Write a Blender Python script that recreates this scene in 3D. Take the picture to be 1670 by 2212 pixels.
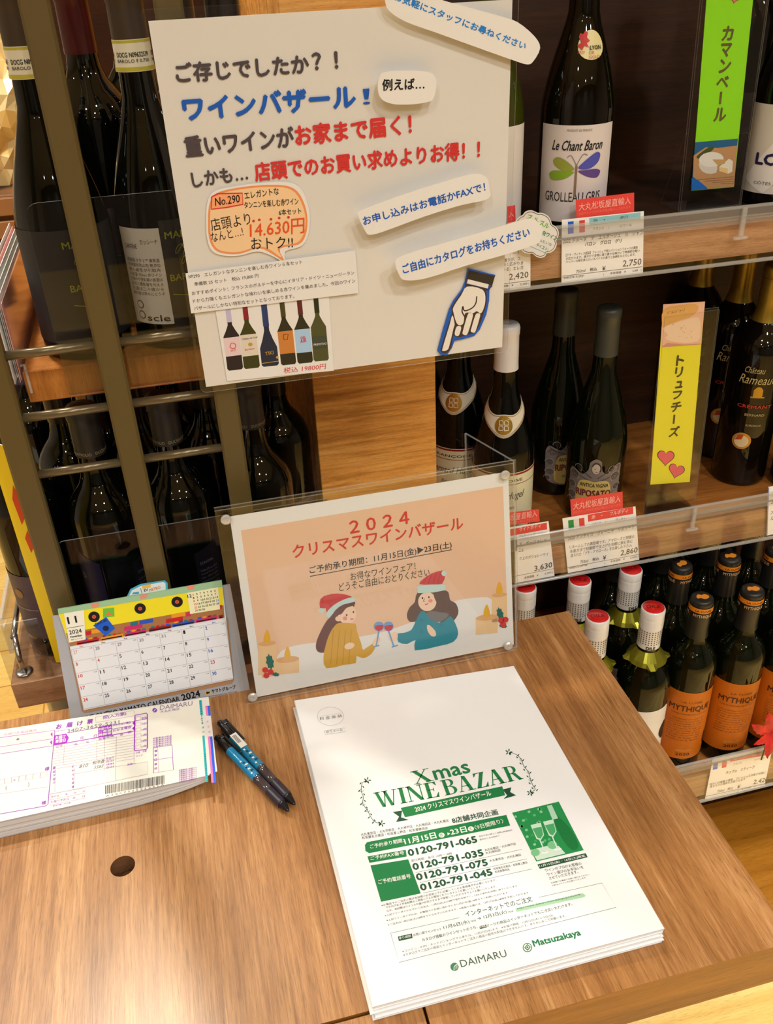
import bpy, math, random
from mathutils import Vector, Matrix
from mathutils.geometry import tessellate_polygon
random.seed(7)
for o in list(bpy.data.objects): bpy.data.objects.remove(o)
SC = bpy.context.scene
COL = SC.collection
# ------------------------------------------------------------------ camera (desk top is z=0, units are metres)
FPX = 1949.88; CX, CY = 835.0, 1106.0
CAM = Vector((0, 0, 0.68))
R0 = Vector((0.9693767531, -0.2423176816, -0.0398854823))
R1 = Vector((-0.1612717651, -0.5056544166, -0.8475287775))
R2 = Vector((0.1852029382, 0.8280070966, -0.5292486368))
cd = bpy.data.cameras.new('camera'); cam = bpy.data.objects.new('camera', cd); COL.objects.link(cam)
cd.sensor_fit = 'HORIZONTAL'; cd.sensor_width = 36; cd.lens = 36 * FPX / 1670
cd.clip_start = 0.02; cd.clip_end = 50
cam.matrix_world = Matrix(((R0.x, -R1.x, -R2.x, CAM.x), (R0.y, -R1.y, -R2.y, CAM.y), (R0.z, -R1.z, -R2.z, CAM.z), (0, 0, 0, 1)))
SC.camera = cam
# ------------------------------------------------------------------ world, lights, exposure
w = bpy.data.worlds.new('world'); SC.world = w; w.use_nodes = True
w.node_tree.nodes['Background'].inputs[0].default_value = (1.0, 1.0, 1.0, 1)
w.node_tree.nodes['Background'].inputs[1].default_value = 0.22
SC.view_settings.view_transform = 'Standard'; SC.view_settings.look = 'None'
SC.view_settings.exposure = -0.95; SC.view_settings.gamma = 1.0
try: SC.view_settings.use_curve_mapping = False
except Exception: pass
ZF, ZC = -0.70, 2.0          # floor and ceiling
LAMPS = [(0.50, -0.45, 15), (-0.60, -0.75, 14), (1.35, -0.60, 24), (0.35, -1.55, 34), (-1.2, -1.6, 18), (1.7, -1.6, 20),
         (-0.40, 1.50, 42), (1.15, 0.18, 11), (2.3, 0.3, 10), (-1.45, 2.0, 44), (-2.1, 0.6, 14), (0.3, -2.9, 22), (-1.4, -2.8, 14), (1.9, -2.8, 14)]  # the narrow lamp right of the desk is added to brighten the floor there
def lamp_light(x, y, p):
    ld = bpy.data.lights.new('lamp_light', 'AREA'); ld.shape = 'DISK'; ld.size = 0.15
    ld.energy = p; ld.color = (0.955, 0.985, 1.0) if p != 42 else (1.0, 0.92, 0.74); ld.spread = math.radians(150 if p != 11 else 42)
    lo = bpy.data.objects.new('lamp_light', ld); COL.objects.link(lo); lo.location = (x, y, ZC - 0.03)
    return lo

# ------------------------------------------------------------------ helpers
def s2l(c):
    c = c / 255.0
    return c / 12.92 if c <= 0.04045 else ((c + 0.055) / 1.055) ** 2.4
def col(rgb): return (s2l(rgb[0]), s2l(rgb[1]), s2l(rgb[2]), 1)
MATS = {}
def setin(b, k, v):
    if k in b.inputs: b.inputs[k].default_value = v
def mat(name, rgb, rough=0.5, metal=0.0, coat=0.0, spec=0.5, bump=0.0, bscale=200.0, vary=0.0, vscale=20.0, ior=1.5, emis=None):
    if name in MATS: return MATS[name]
    m = bpy.data.materials.new(name); m.use_nodes = True; nt = m.node_tree; b = nt.nodes['Principled BSDF']
    b.inputs['Base Color'].default_value = col(rgb); b.inputs['Roughness'].default_value = rough
    b.inputs['Metallic'].default_value = metal; setin(b, 'Coat Weight', coat); setin(b, 'Coat Roughness', 0.05)
    setin(b, 'IOR', ior); setin(b, 'Specular IOR Level', spec)
    if emis: setin(b, 'Emission Color', col(emis[0])); setin(b, 'Emission Strength', emis[1])
    if bump or vary:
        tc = nt.nodes.new('ShaderNodeTexCoord'); n = nt.nodes.new('ShaderNodeTexNoise')
        n.inputs['Scale'].default_value = bscale if bump else vscale; n.inputs['Detail'].default_value = 4
        nt.links.new(tc.outputs['Object'], n.inputs['Vector'])
        if bump:
            bp = nt.nodes.new('ShaderNodeBump'); bp.inputs['Strength'].default_value = bump; bp.inputs['Distance'].default_value = 0.001
            nt.links.new(n.outputs['Fac'], bp.inputs['Height']); nt.links.new(bp.outputs[0], b.inputs['Normal'])
        if vary:
            r = nt.nodes.new('ShaderNodeValToRGB')
            c = col(rgb); r.color_ramp.elements[0].position = .3; r.color_ramp.elements[1].position = .7
            r.color_ramp.elements[0].color = tuple(v * (1 - vary) for v in c[:3]) + (1,)
            r.color_ramp.elements[1].color = tuple(min(1, v * (1 + vary)) for v in c[:3]) + (1,)
            nt.links.new(n.outputs['Fac'], r.inputs[0]); nt.links.new(r.outputs[0], b.inputs['Base Color'])
    MATS[name] = m
    return m
def ink(r, g, b, rough=0.45):
    return mat('ink_%d_%d_%d' % (r, g, b), (r, g, b), rough, spec=0.4)
def wood(name, dark, mid, light, axis='Y', scale=1.0, rough=0.4, coat=0.0, fig=0.35, pores=0.5):
    """grain running along the given axis, from stretched noise"""
    if name in MATS: return MATS[name]
    m = bpy.data.materials.new(name); m.use_nodes = True; nt = m.node_tree; N = nt.nodes; L = nt.links
    b = N['Principled BSDF']; b.inputs['Roughness'].default_value = rough; setin(b, 'Coat Weight', coat); setin(b, 'Coat Roughness', .15)
    tc = N.new('ShaderNodeTexCoord'); mp = N.new('ShaderNodeMapping')
    s = {'X': (0.05, 1, 1), 'Y': (1, 0.05, 1), 'Z': (1, 1, 0.05)}[axis]
    mp.inputs['Scale'].default_value = tuple(v * scale for v in s)
    L.new(tc.outputs['Object'], mp.inputs['Vector'])
    n0 = N.new('ShaderNodeTexNoise'); n0.inputs['Scale'].default_value = 5; n0.inputs['Detail'].default_value = 2
    L.new(mp.outputs[0], n0.inputs['Vector'])
    mx = N.new('ShaderNodeVectorMath'); mx.operation = 'MULTIPLY_ADD'
    L.new(n0.outputs['Color'], mx.inputs[0]); mx.inputs[1].default_value = (0.045, 0.045, 0.045); L.new(mp.outputs[0], mx.inputs[2])
    n1 = N.new('ShaderNodeTexNoise'); n1.inputs['Scale'].default_value = 26; n1.inputs['Detail'].default_value = 5; n1.inputs['Roughness'].default_value = .6
    L.new(mx.outputs[0], n1.inputs['Vector'])
    n2 = N.new('ShaderNodeTexNoise'); n2.inputs['Scale'].default_value = 420; n2.inputs['Detail'].default_value = 4; n2.inputs['Roughness'].default_value = .7
    L.new(mx.outputs[0], n2.inputs['Vector'])
    n3 = N.new('ShaderNodeTexNoise'); n3.inputs['Scale'].default_value = 90; n3.inputs['Detail'].default_value = 3
    L.new(mx.outputs[0], n3.inputs['Vector'])
    a1 = N.new('ShaderNodeMath'); a1.operation = 'MULTIPLY_ADD'; L.new(n2.outputs['Fac'], a1.inputs[0]); a1.inputs[1].default_value = pores; L.new(n1.outputs['Fac'], a1.inputs[2])
    a2 = N.new('ShaderNodeMath'); a2.operation = 'MULTIPLY_ADD'; L.new(n3.outputs['Fac'], a2.inputs[0]); a2.inputs[1].default_value = fig; L.new(a1.outputs[0], a2.inputs[2])
    c0 = (1 + pores + fig) * 0.5
    a3 = N.new('ShaderNodeMapRange'); L.new(a2.outputs[0], a3.inputs[0])
    a3.inputs[1].default_value = c0 - 0.30; a3.inputs[2].default_value = c0 + 0.30
    r = N.new('ShaderNodeValToRGB'); e = r.color_ramp.elements
    e[0].position = 0.05; e[0].color = col(dark); e[1].position = 0.95; e[1].color = col(light)
    k = e.new(0.5); k.color = col(mid)
    L.new(a3.outputs[0], r.inputs[0])
    n4 = N.new('ShaderNodeTexNoise'); n4.inputs['Scale'].default_value = 800; n4.inputs['Detail'].default_value = 2   # short dark pores
    mp2 = N.new('ShaderNodeMapping'); mp2.inputs['Scale'].default_value = (1.6, 1.6, 1.6); L.new(mx.outputs[0], mp2.inputs['Vector']); L.new(mp2.outputs[0], n4.inputs['Vector'])
    r4 = N.new('ShaderNodeMapRange'); L.new(n4.outputs['Fac'], r4.inputs[0]); r4.inputs[1].default_value = .56; r4.inputs[2].default_value = .68; r4.inputs[3].default_value = 1.0; r4.inputs[4].default_value = .70
    mm_ = N.new('ShaderNodeVectorMath'); mm_.operation = 'SCALE'; L.new(r.outputs[0], mm_.inputs[0]); L.new(r4.outputs[0], mm_.inputs['Scale'])
    L.new(mm_.outputs[0], b.inputs['Base Color'])
    bp = N.new('ShaderNodeBump'); bp.inputs['Strength'].default_value = 0.12; bp.inputs['Distance'].default_value = 0.0006
    L.new(n2.outputs['Fac'], bp.inputs['Height']); L.new(bp.outputs[0], b.inputs['Normal'])
    MATS[name] = m
    return m
def clear(name, tint=(250, 250, 248), gloss=1.0, rough=0.02):
    """thin clear plastic: fresnel gloss over tinted transparency"""
    if name in MATS: return MATS[name]
    m = bpy.data.materials.new(name); m.use_nodes = True; nt = m.node_tree; N = nt.nodes; L = nt.links
    N.remove(N['Principled BSDF']); out = N['Material Output']
    t = N.new('ShaderNodeBsdfTransparent'); t.inputs[0].default_value = col(tint)
    g = N.new('ShaderNodeBsdfGlossy'); g.inputs['Roughness'].default_value = rough; g.inputs[0].default_value = (gloss, gloss, gloss, 1)
    lw = N.new('ShaderNodeLayerWeight'); lw.inputs[0].default_value = .5
    pw = N.new('ShaderNodeMath'); pw.operation = 'POWER'; L.new(lw.outputs['Facing'], pw.inputs[0]); pw.inputs[1].default_value = 4.0
    f = N.new('ShaderNodeMath'); f.operation = 'MULTIPLY_ADD'; L.new(pw.outputs[0], f.inputs[0]); f.inputs[1].default_value = .8; f.inputs[2].default_value = .022
    x = N.new('ShaderNodeMixShader'); L.new(f.outputs[0], x.inputs[0]); L.new(t.outputs[0], x.inputs[1]); L.new(g.outputs[0], x.inputs[2])
    L.new(x.outputs[0], out.inputs[0]); MATS[name] = m
    return m
def semi(name, rgb, alpha=0.5, rough=0.2):
    if name in MATS: return MATS[name]
    m = bpy.data.materials.new(name); m.use_nodes = True; b = m.node_tree.nodes['Principled BSDF']
    b.inputs['Base Color'].default_value = col(rgb); b.inputs['Alpha'].default_value = alpha; b.inputs['Roughness'].default_value = rough
    MATS[name] = m
    return m

def mesh(name, V, F, m, smooth=False, mi=None):
    me = bpy.data.meshes.new(name); me.from_pydata([tuple(v) for v in V], [], F)
    for x in (m if isinstance(m, (list, tuple)) else [m]): me.materials.append(x)
    if mi: me.polygons.foreach_set('material_index', mi)
    if smooth: me.polygons.foreach_set('use_smooth', [True] * len(me.polygons))
    me.update()
    return me
def link(name, me, parent=None, loc=None):
    o = bpy.data.objects.new(name, me); COL.objects.link(o)
    if parent is not None: o.parent = parent
    if loc is not None: o.location = loc
    return o
def tag(o, label=None, cat=None, group=None, kind=None):
    if label: o['label'] = label
    if cat: o['category'] = cat
    if group: o['group'] = group
    if kind: o['kind'] = kind
    return o
def thing(name, label, cat, loc=(0, 0, 0), group=None, rz=0.0):
    o = bpy.data.objects.new(name, None); COL.objects.link(o); o.empty_display_size = 0.02
    o.location = loc; o.rotation_euler = (0, 0, rz)
    return tag(o, label, cat, group)
def part(name, V, F, m, root, smooth=False, mi=None, label=None, wloc=None):
    """mesh given in world coordinates, parented to an unrotated root"""
    L = wloc if wloc is not None else root.location
    o = link(name, mesh(name, [Vector(v) - L for v in V], F, m, smooth, mi), root)
    if label: o['label'] = label
    return o
def solo(name, V, F, m, label=None, cat=None, group=None, kind=None, smooth=False, mi=None, origin=None):
    V = [Vector(v) for v in V]
    if origin is None:
        xs = [v.x for v in V]; ys = [v.y for v in V]; zs = [v.z for v in V]
        origin = Vector(((min(xs) + max(xs)) / 2, (min(ys) + max(ys)) / 2, min(zs)))
    o = link(name, mesh(name, [v - origin for v in V], F, m, smooth, mi), None, origin)
    return tag(o, label, cat, group, kind)
def copy_tree(o, parent=None):
    c = o.copy(); COL.objects.link(c)
    if parent is not None: c.parent = parent
    for ch in [x for x in o.children]: copy_tree(ch, c)
    return c
class G:
    """growing mesh"""
    def __init__(s): s.V = []; s.F = []; s.M = []
    def add(s, V, F, mi=0):
        n = len(s.V); s.V += [Vector(v) for v in V]; s.F += [tuple(i + n for i in f) for f in F]; s.M += [mi] * len(F); return s
    def box(s, x0, x1, y0, y1, z0, z1, mi=0, bev=0.0):
        V = [(x, y, z) for z in (z0, z1) for y in (y0, y1) for x in (x0, x1)]
        F = [(0, 2, 3, 1), (4, 5, 7, 6), (0, 1, 5, 4), (2, 6, 7, 3), (0, 4, 6, 2), (1, 3, 7, 5)]
        return s.add(V, F, mi)
    def bbox(s, x0, x1, y0, y1, z0, z1, b=0.001, mi=0):
        """box with chamfered edges"""
        V = []; idx = {}
        X = (x0, x1); Y = (y0, y1); Z = (z0, z1)
        for i in (0, 1):
            for j in (0, 1):
                for k in (0, 1):
                    sx, sy, sz = (b if i == 0 else -b), (b if j == 0 else -b), (b if k == 0 else -b)
                    for a in range(3):
                        p = [X[i], Y[j], Z[k]]
                        for q, d in enumerate((sx, sy, sz)):
                            if q != a: p[q] += d
                        idx[(i, j, k, a)] = len(V); V.append(p)
        F = []
        def face(ids): 
            c = sum((Vector(V[q]) for q in ids), Vector()) / len(ids)
            n = (Vector(V[ids[1]]) - Vector(V[ids[0]])).cross(Vector(V[ids[2]]) - Vector(V[ids[1]]))
            cc = Vector(((x0 + x1) / 2, (y0 + y1) / 2, (z0 + z1) / 2))
            F.append(tuple(ids) if n.dot(c - cc) > 0 else tuple(reversed(ids)))
        order = [(0, 0), (1, 0), (1, 1), (0, 1)]
        for v in (0, 1):
            face([idx[(v, a, b2, 0)] for a, b2 in order]); face([idx[(a, v, b2, 1)] for a, b2 in order]); face([idx[(a, b2, v, 2)] for a, b2 in order])
        for a in (0, 1):
            for c in (0, 1):
                face([idx[(0, a, c, 1)], idx[(1, a, c, 1)], idx[(1, a, c, 2)], idx[(0, a, c, 2)]])
                face([idx[(a, 0, c, 0)], idx[(a, 1, c, 0)], idx[(a, 1, c, 2)], idx[(a, 0, c, 2)]])
                face([idx[(a, c, 0, 0)], idx[(a, c, 1, 0)], idx[(a, c, 1, 1)], idx[(a, c, 0, 1)]])
                for e in (0, 1): face([idx[(a, c, e, 0)], idx[(a, c, e, 1)], idx[(a, c, e, 2)]])
        return s.add(V, F, mi)
    def lathe(s, prof, n=32, c=(0, 0), mi=0, cap=True):
        V = []; F = []
        for r, z in prof:
            for i in range(n):
                a = 2 * math.pi * i / n; V.append((c[0] + r * math.cos(a), c[1] + r * math.sin(a), z))
        for k in range(len(prof) - 1):
            for i in range(n):
                j = (i + 1) % n; F.append((k * n + i, k * n + j, (k + 1) * n + j, (k + 1) * n + i))
        if cap:
            if prof[0][0] > 1e-5: F.append(tuple(reversed(range(n))))
            if prof[-1][0] > 1e-5: F.append(tuple((len(prof) - 1) * n + i for i in range(n)))
        return s.add(V, F, mi)
    def tube(s, pts, r, n=10, mi=0, cap=True):
        pts = [Vector(p) for p in pts]; V = []; F = []; up = None
        for i, p in enumerate(pts):
            d = (pts[min(i + 1, len(pts) - 1)] - pts[max(i - 1, 0)]).normalized()
            if up is None:
                up = Vector((0, 0, 1)) if abs(d.z) < .9 else Vector((1, 0, 0))
            u = d.cross(up).normalized(); v = u.cross(d).normalized(); up = v
            rr = r[i] if isinstance(r, (list, tuple)) else r
            for k in range(n):
                a = 2 * math.pi * k / n; V.append(p + u * rr * math.cos(a) + v * rr * math.sin(a))
        for i in range(len(pts) - 1):
            for k in range(n):
                j = (k + 1) % n; F.append((i * n + k, i * n + j, (i + 1) * n + j, (i + 1) * n + k))
        if cap: F.append(tuple(reversed(range(n)))); F.append(tuple((len(pts) - 1) * n + k for k in range(n)))
        return s.add(V, F, mi)
    def slab(s, P, N, t, mi=0, side=None):
        """planar outline P extruded by -N*t"""
        n = len(P); P = [Vector(p) for p in P]; B = [p - N * t for p in P]
        s.add(P + B, [tuple(range(n))], mi); base = len(s.V) - 2 * n
        s.F.append(tuple(base + n + i for i in reversed(range(n)))); s.M.append(mi)
        for i in range(n):
            j = (i + 1) % n; s.F.append((base + i, base + n + i, base + n + j, base + j)); s.M.append(mi if side is None else side)
        return s
def part_g(name, g, m, root, smooth=False, label=None): return part(name, g.V, g.F, m, root, smooth, g.M, label)
def solo_g(name, g, m, **k): return solo(name, g.V, g.F, m, mi=g.M, **k)
def local_g(name, g, m, parent, smooth=False, label=None):
    o = link(name, mesh(name, g.V, g.F, m, smooth, g.M), parent)
    if label: o['label'] = label
    return o

def smoothpts(P, k=6, closed=True):
    n = len(P); out = []
    for i in range(n if closed else n - 1):
        p0, p1, p2, p3 = (P[(i - 1) % n], P[i], P[(i + 1) % n], P[(i + 2) % n]) if closed else (P[max(i - 1, 0)], P[i], P[i + 1], P[min(i + 2, n - 1)])
        for j in range(k):
            t = j / k
            out.append(tuple(0.5 * ((2 * b) + (-a + c) * t + (2 * a - 5 * b + 4 * c - d) * t * t + (-a + 3 * b - 3 * c + d) * t ** 3) for a, b, c, d in zip(p0, p1, p2, p3)))
    if not closed: out.append(tuple(P[-1]))
    return out

TXT = {}
def textmesh(body, bold=0.0, res=2, shear=0.0):
    k = (body, bold, res, shear)
    if k in TXT: return TXT[k]
    c = bpy.data.curves.new('text', 'FONT'); c.body = body; c.resolution_u = res; c.offset = bold; c.shear = shear; c.space_word = 1.0
    o = bpy.data.objects.new('text', c); m = o.to_mesh()
    V = [tuple(v.co) for v in m.vertices]; F = [tuple(p.vertices) for p in m.polygons]
    o.to_mesh_clear(); bpy.data.objects.remove(o); bpy.data.curves.remove(c)
    if V:
        x0 = min(v[0] for v in V); x1 = max(v[0] for v in V); y0 = min(v[1] for v in V); y1 = max(v[1] for v in V)
    else: x0 = y0 = 0; x1 = y1 = 1
    TXT[k] = (V, F, x0, max(x1 - x0, 1e-6), y0, max(y1 - y0, 1e-6)); return TXT[k]

class Surf:
    """a printable surface; flat ones lie in a world plane, round ones on a bottle (local)"""
    def __init__(s, O=None, U=None, V=None, rf=None, r0=None, a0=0.0):
        s.rf = rf; s.r0 = r0; s.a0 = a0
        if rf is None:
            s.O = Vector(O); s.U = Vector(U).normalized(); V = Vector(V)
            s.N = s.U.cross(V).normalized(); s.V = s.N.cross(s.U).normalized()
        s.buf = {}; s.c = None; s.cf = (0, 0, 1)
    def crop(s, ox, oy, k): s.cf = (ox, oy, k); return s
    def px(s, x, y):
        ox, oy, k = s.cf; x = ox + x * k; y = oy + y * k
        d = R0 * ((x - CX) / FPX) + R1 * ((y - CY) / FPX) + R2
        t = (s.O - CAM).dot(s.N) / d.dot(s.N); P = CAM + d * t - s.O
        return Vector((P.dot(s.U), P.dot(s.V)))
    def mm(s, x, y): return Vector((x * 0.001, y * 0.001))
    def tf(s, p): return s.px(*p) if s.rf is None and not getattr(s, 'local', False) else s.mm(*p)
    def at(s, u, v, n=0.0):
        if s.rf is None: return s.O + s.U * u + s.V * v + s.N * n
        a = u / s.r0 + s.a0; r = s.rf(v) + n
        return Vector((r * math.sin(a), -r * math.cos(a), v))
    def wp(s, x, y, n=0.0): p = s.tf((x, y)); return s.at(p.x, p.y, n)
    def put(s, name, m, uv, F, layer):
        if s.rf is not None:     # follow the round glass: split faces wider than 4 mm
            uv = list(uv); out = []; st = []
            for f in F:
                for k in range(1, len(f) - 1): st.append((f[0], f[k], f[k + 1]))
            while st:
                t = st.pop(); e = [(abs(uv[t[i]][0] - uv[t[(i + 1) % 3]][0]), i) for i in range(3)]; w_, i = max(e)
                if w_ < .004: out.append(t); continue
                a, b_, c = t[i], t[(i + 1) % 3], t[(i + 2) % 3]; uv.append((Vector(uv[a]) + Vector(uv[b_])) / 2); q = len(uv) - 1
                st += [(a, q, c), (q, b_, c)]
            F = out
        b = s.buf.setdefault((name, m.name), ([], [], m)); n0 = len(b[0])
        b[0].extend(s.at(u, v, (0.00018 if s.rf is not None else 0.00007) * layer) for u, v in uv); b[1].extend(tuple(i + n0 for i in f) for f in F)
    def poly(s, pts, m, layer=1, name='printed_picture', smooth=0, grid=0):
        if smooth: pts = smoothpts(pts, smooth)
        uv = [s.tf(p) for p in pts]
        if len(uv) == 4 and grid:
            U = []; F = []; n = grid
            for j in (0, 1):
                for i in range(n + 1):
                    t = i / n; U.append((uv[0] if j == 0 else uv[3]).lerp(uv[1] if j == 0 else uv[2], t))
            for i in range(n): F.append((i, i + 1, n + 2 + i, n + 1 + i))
            s.put(name, m, U, F, layer); return
        tri = tessellate_polygon([[Vector((p.x, p.y, 0)) for p in uv]])
        F = []
        for t in tri:
            a, b, c = (uv[i] for i in t); F.append(tuple(t) if (b - a).cross(c - a) > 0 else tuple(reversed(t)))
        s.put(name, m, uv, F, layer)
    def rect(s, x0, y0, x1, y1, m, layer=1, name='printed_picture', grid=0): s.poly([(x0, y0), (x1, y0), (x1, y1), (x0, y1)], m, layer, name, grid=grid)
    def ell(s, cx, cy, rx, ry, m, layer=1, rot=0.0, n=20, name='printed_picture'):
        c, q = math.cos(rot), math.sin(rot)
        s.poly([(cx + rx * math.cos(t) * c - ry * math.sin(t) * q, cy + rx * math.cos(t) * q + ry * math.sin(t) * c) for t in (2 * math.pi * i / n for i in range(n))], m, layer, name)
    def line(s, pts, w_, m, layer=2, closed=False, smooth=0, name='printed_lines'):
        """polyline; w_ in the input units"""
        if smooth: pts = smoothpts(pts, smooth, closed)
        P = [s.tf(p) for p in pts]
        if closed: P.append(P[0])
        q = s.tf((pts[0][0] + w_, pts[0][1])); hw = (q - s.tf(pts[0])).length / 2
        U = []; F = []
        for i in range(len(P)):
            d = P[min(i + 1, len(P) - 1)] - P[max(i - 1, 0)]
            if d.length < 1e-9: d = Vector((1, 0))
            d.normalize(); nn = Vector((-d.y, d.x)) * hw; U += [P[i] + nn, P[i] - nn]
        for i in range(len(P) - 1): F.append((2 * i, 2 * i + 1, 2 * i + 3, 2 * i + 2))
        s.put(name, m, U, F, layer)
    def text(s, body, x0, y0, x1, y1, h, m, bold=0.0, layer=3, res=2, shear=0.0, name='printed_text', keep=False):
        V, F, bx, bw, by, bh = textmesh(body, 0.0, res, shear)
        A = s.tf((x0, y0)); B = s.tf((x1, y1)); d = B - A; wd = d.length; d = d / wd; up = Vector((-d.y, d.x))
        if s.rf is None and not getattr(s, 'local', False):
            hh = abs((s.tf((x0, y0 - h)) - A).dot(up))
        else: hh = h * 0.001
        sx = wd / bw; sy = hh / bh
        if keep: sy = sx
        uv = [A + d * ((v[0] - bx) * sx) + up * ((v[1] - by) * sy) for v in V]
        s.put(name, m, uv, F, layer)
        if bold:     # heavier weight: the same print struck again with small shifts
            q = bold * sy * .9
            for k, (a, b) in enumerate(((q, 0), (-q, 0), (0, q), (0, -q))): s.put(name, m, [v + d * a + up * b for v in uv], F, layer + .12 * (k + 1))
    def flush(s, parent, local=False):
        L = Vector((0, 0, 0)) if local else parent.location
        if not local:
            p = parent.parent
            while p is not None: L = L + p.location; p = p.parent
        for (name, _), (V, F, m) in s.buf.items():
            tag(link(name, mesh(name, [v - L for v in V], F, m), parent), kind='stuff')
        s.buf = {}
# ------------------------------------------------------------------ materials of the place
W_DESK = wood('walnut_desk_top', (140, 92, 50), (172, 120, 70), (200, 150, 98), 'Y', 1.0, 0.30, fig=.6, pores=.9)
W_EDGE = wood('walnut_desk_edge', (110, 68, 22), (148, 94, 34), (176, 118, 48), 'X', 1.0, 0.4)
W_STRIP = wood('shelf_front_wood', (122, 82, 50), (166, 120, 82), (200, 154, 112), 'X', 1.6, 0.45)
W_SHELF = wood('shelf_board_wood', (122, 68, 24), (168, 102, 42), (200, 130, 62), 'X', 1.0, 0.4)
W_COL = wood('column_oak', (168, 104, 34), (232, 158, 72), (255, 196, 108), 'X', 2.4, 0.42, fig=.6, pores=.35)
W_DARK = wood('dark_panel_wood', (42, 22, 8), (64, 35, 14), (82, 48, 20), 'X', 0.8, 0.5)
W_PLANK = wood('cherry_shelf_wood', (140, 80, 24), (180, 108, 38), (206, 134, 58), 'Z', 1.4, 0.42)
W_PLTOP = wood('cherry_shelf_top', (130, 88, 56), (170, 124, 86), (196, 150, 108), 'X', 1.4, 0.38)
M_WALL = mat('cream_wall_paint', (206, 202, 194), .8)
M_CEIL = mat('ceiling_white', (226, 224, 220), .85)
M_OLIVE = mat('olive_grey_powder_coat', (92, 76, 38), .42, spec=.5, bump=.15, bscale=900)
M_ROD = mat('olive_bronze_rod', (118, 104, 76), .28, metal=.55)
M_CLEAR = clear('clear_acrylic', (253, 253, 252)); M_GREY = clear('smoky_clear_acrylic', (236, 236, 236), 1.0)
M_FILM = clear('laminate_film', (253, 253, 253), 0.9, .08)
M_EDGE = semi('acrylic_edge', (214, 212, 204), .32, .15)  # whitish colour stands in for light caught by the plate edges
M_RAIL = clear('price_rail_plastic', (255, 255, 255), 1.0, .10)
M_WHITE = mat('paper_white', (236, 233, 227), .55, spec=.35)
M_CARD = mat('card_cream', (252, 250, 244), .45)
M_CHROME = mat('satin_silver_metal', (200, 200, 198), .22, metal=1.0)
FL = [wood('light_floor_wood_%s' % a, d, m_, l, 'X', 1.0, .4, coat=.1, fig=.3, pores=.25) for a, d, m_, l in
      (('pale', (224, 174, 84), (242, 200, 110), (250, 220, 140)), ('warm', (216, 164, 74), (236, 188, 98), (246, 208, 126)), ('honey', (226, 180, 92), (244, 206, 118), (252, 224, 146)))]

def struct(name, g, m): return tag(solo_g(name, g, m), kind='structure')
# ------------------------------------------------------------------ room
fl = tag(solo_g('floor', G().box(-3.2, 3.4, -3.4, 3.6, ZF - .05, ZF - .004), FL[1]), kind='structure')
PW, PL = 0.131, 0.92
for r in range(-3, 12):
    y0 = 0.6527 + PW * r - 0.0015
    xs = -1.55 + (r * 0.37) % PL - PL
    for c in range(6):
        xa = xs + c * PL
        if xa > 2.6: continue
        g = G().bbox(xa + .0012, xa + PL - .0012, y0 + .003 - PW, y0, ZF - .02, ZF, .0012)
        part_g('plank', g, FL[(r * 5 + c * 3) % 3], fl)
for r in range(12, 22):
    y0 = 0.6527 + PW * r - 0.0015
    for c in range(2):
        xa = -2.2 + (r * .37) % PL + c * PL
        g = G().bbox(xa + .0012, xa + PL - .0012, y0 + .003 - PW, y0, ZF - .02, ZF, .0012)
        part_g('plank', g, FL[(r * 5 + c * 3) % 3], fl)
struct('ceiling', G().box(-3.2, 3.4, -3.4, 3.6, ZC, ZC + .05), M_CEIL)
struct('wall_back', G().box(-3.2, 3.4, 3.6, 3.65, ZF, ZC), M_WALL)
struct('wall_front', G().box(-3.2, 3.4, -3.45, -3.4, ZF, ZC), mat('front_wall_taupe', (112, 106, 98), .7))
struct('wall_left', G().box(-3.25, -3.2, -3.4, 3.6, ZF, ZC), M_WALL)
struct('wall_right', G().box(3.4, 3.45, -3.4, 3.6, ZF, ZC), mat('side_wall_grey', (144, 138, 130), .7))
M_LAMPRIM = mat('lamp_rim_white', (230, 228, 222), .4); M_DARKM = mat('matt_black', (16, 15, 14), .5)
for i, (x, y, p) in enumerate(LAMPS):
    t = thing('ceiling_downlight', 'round recessed ceiling downlight out of the frame above the shop', 'ceiling light', (x, y, ZC - .02), 'ceiling downlights above the shop')
    local_g('rim', G().lathe([(.098, 0.019), (.098, .0), (.086, -.004), (.081, .0), (.079, .019)], 28, cap=False), M_LAMPRIM, t, True)
    lo = lamp_light(x, y, p)
    lo.parent = t; lo.location = (0, 0, .006)

# ------------------------------------------------------------------ desk with cable hole and separate front strip
XL, XR, YF, YB, TH = -0.62, 0.392, 0.342, 0.781, 0.052
dk = thing('display_desk', 'walnut wood desk top with a round cable hole, holding leaflets and signs', 'desk', (0, .56, ZF))
HX, HY, HR = -0.1291, 0.5603, 0.0108
outer = [(XL, .3775), (.0945, .3775), (.0945, YF), (XR, YF), (XR, YB), (XL, YB)]
hole = [(HX + HR * math.cos(2 * math.pi * i / 28), HY + HR * math.sin(2 * math.pi * i / 28)) for i in range(28)]
allp = [Vector((x, y, 0)) for x, y in outer + hole]
tri = tessellate_polygon([[Vector((x, y, 0)) for x, y in outer], [Vector((x, y, 0)) for x, y in hole]])
g = G(); F = []
for t in tri:
    a, b, c = (allp[i] for i in t); F.append(tuple(t) if (b - a).cross(c - a).z > 0 else tuple(reversed(t)))
g.add(allp, F, 0)
for i in range(len(outer)):
    a, b = outer[i], outer[(i + 1) % len(outer)]
    g.add([(a[0], a[1], 0), (a[0], a[1], -TH), (b[0], b[1], -TH), (b[0], b[1], 0)], [(0, 1, 2, 3)], 1)
g.add([(x, y, -TH) for x, y in reversed(outer)], [tuple(range(len(outer)))], 1)
n = len(hole)
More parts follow.
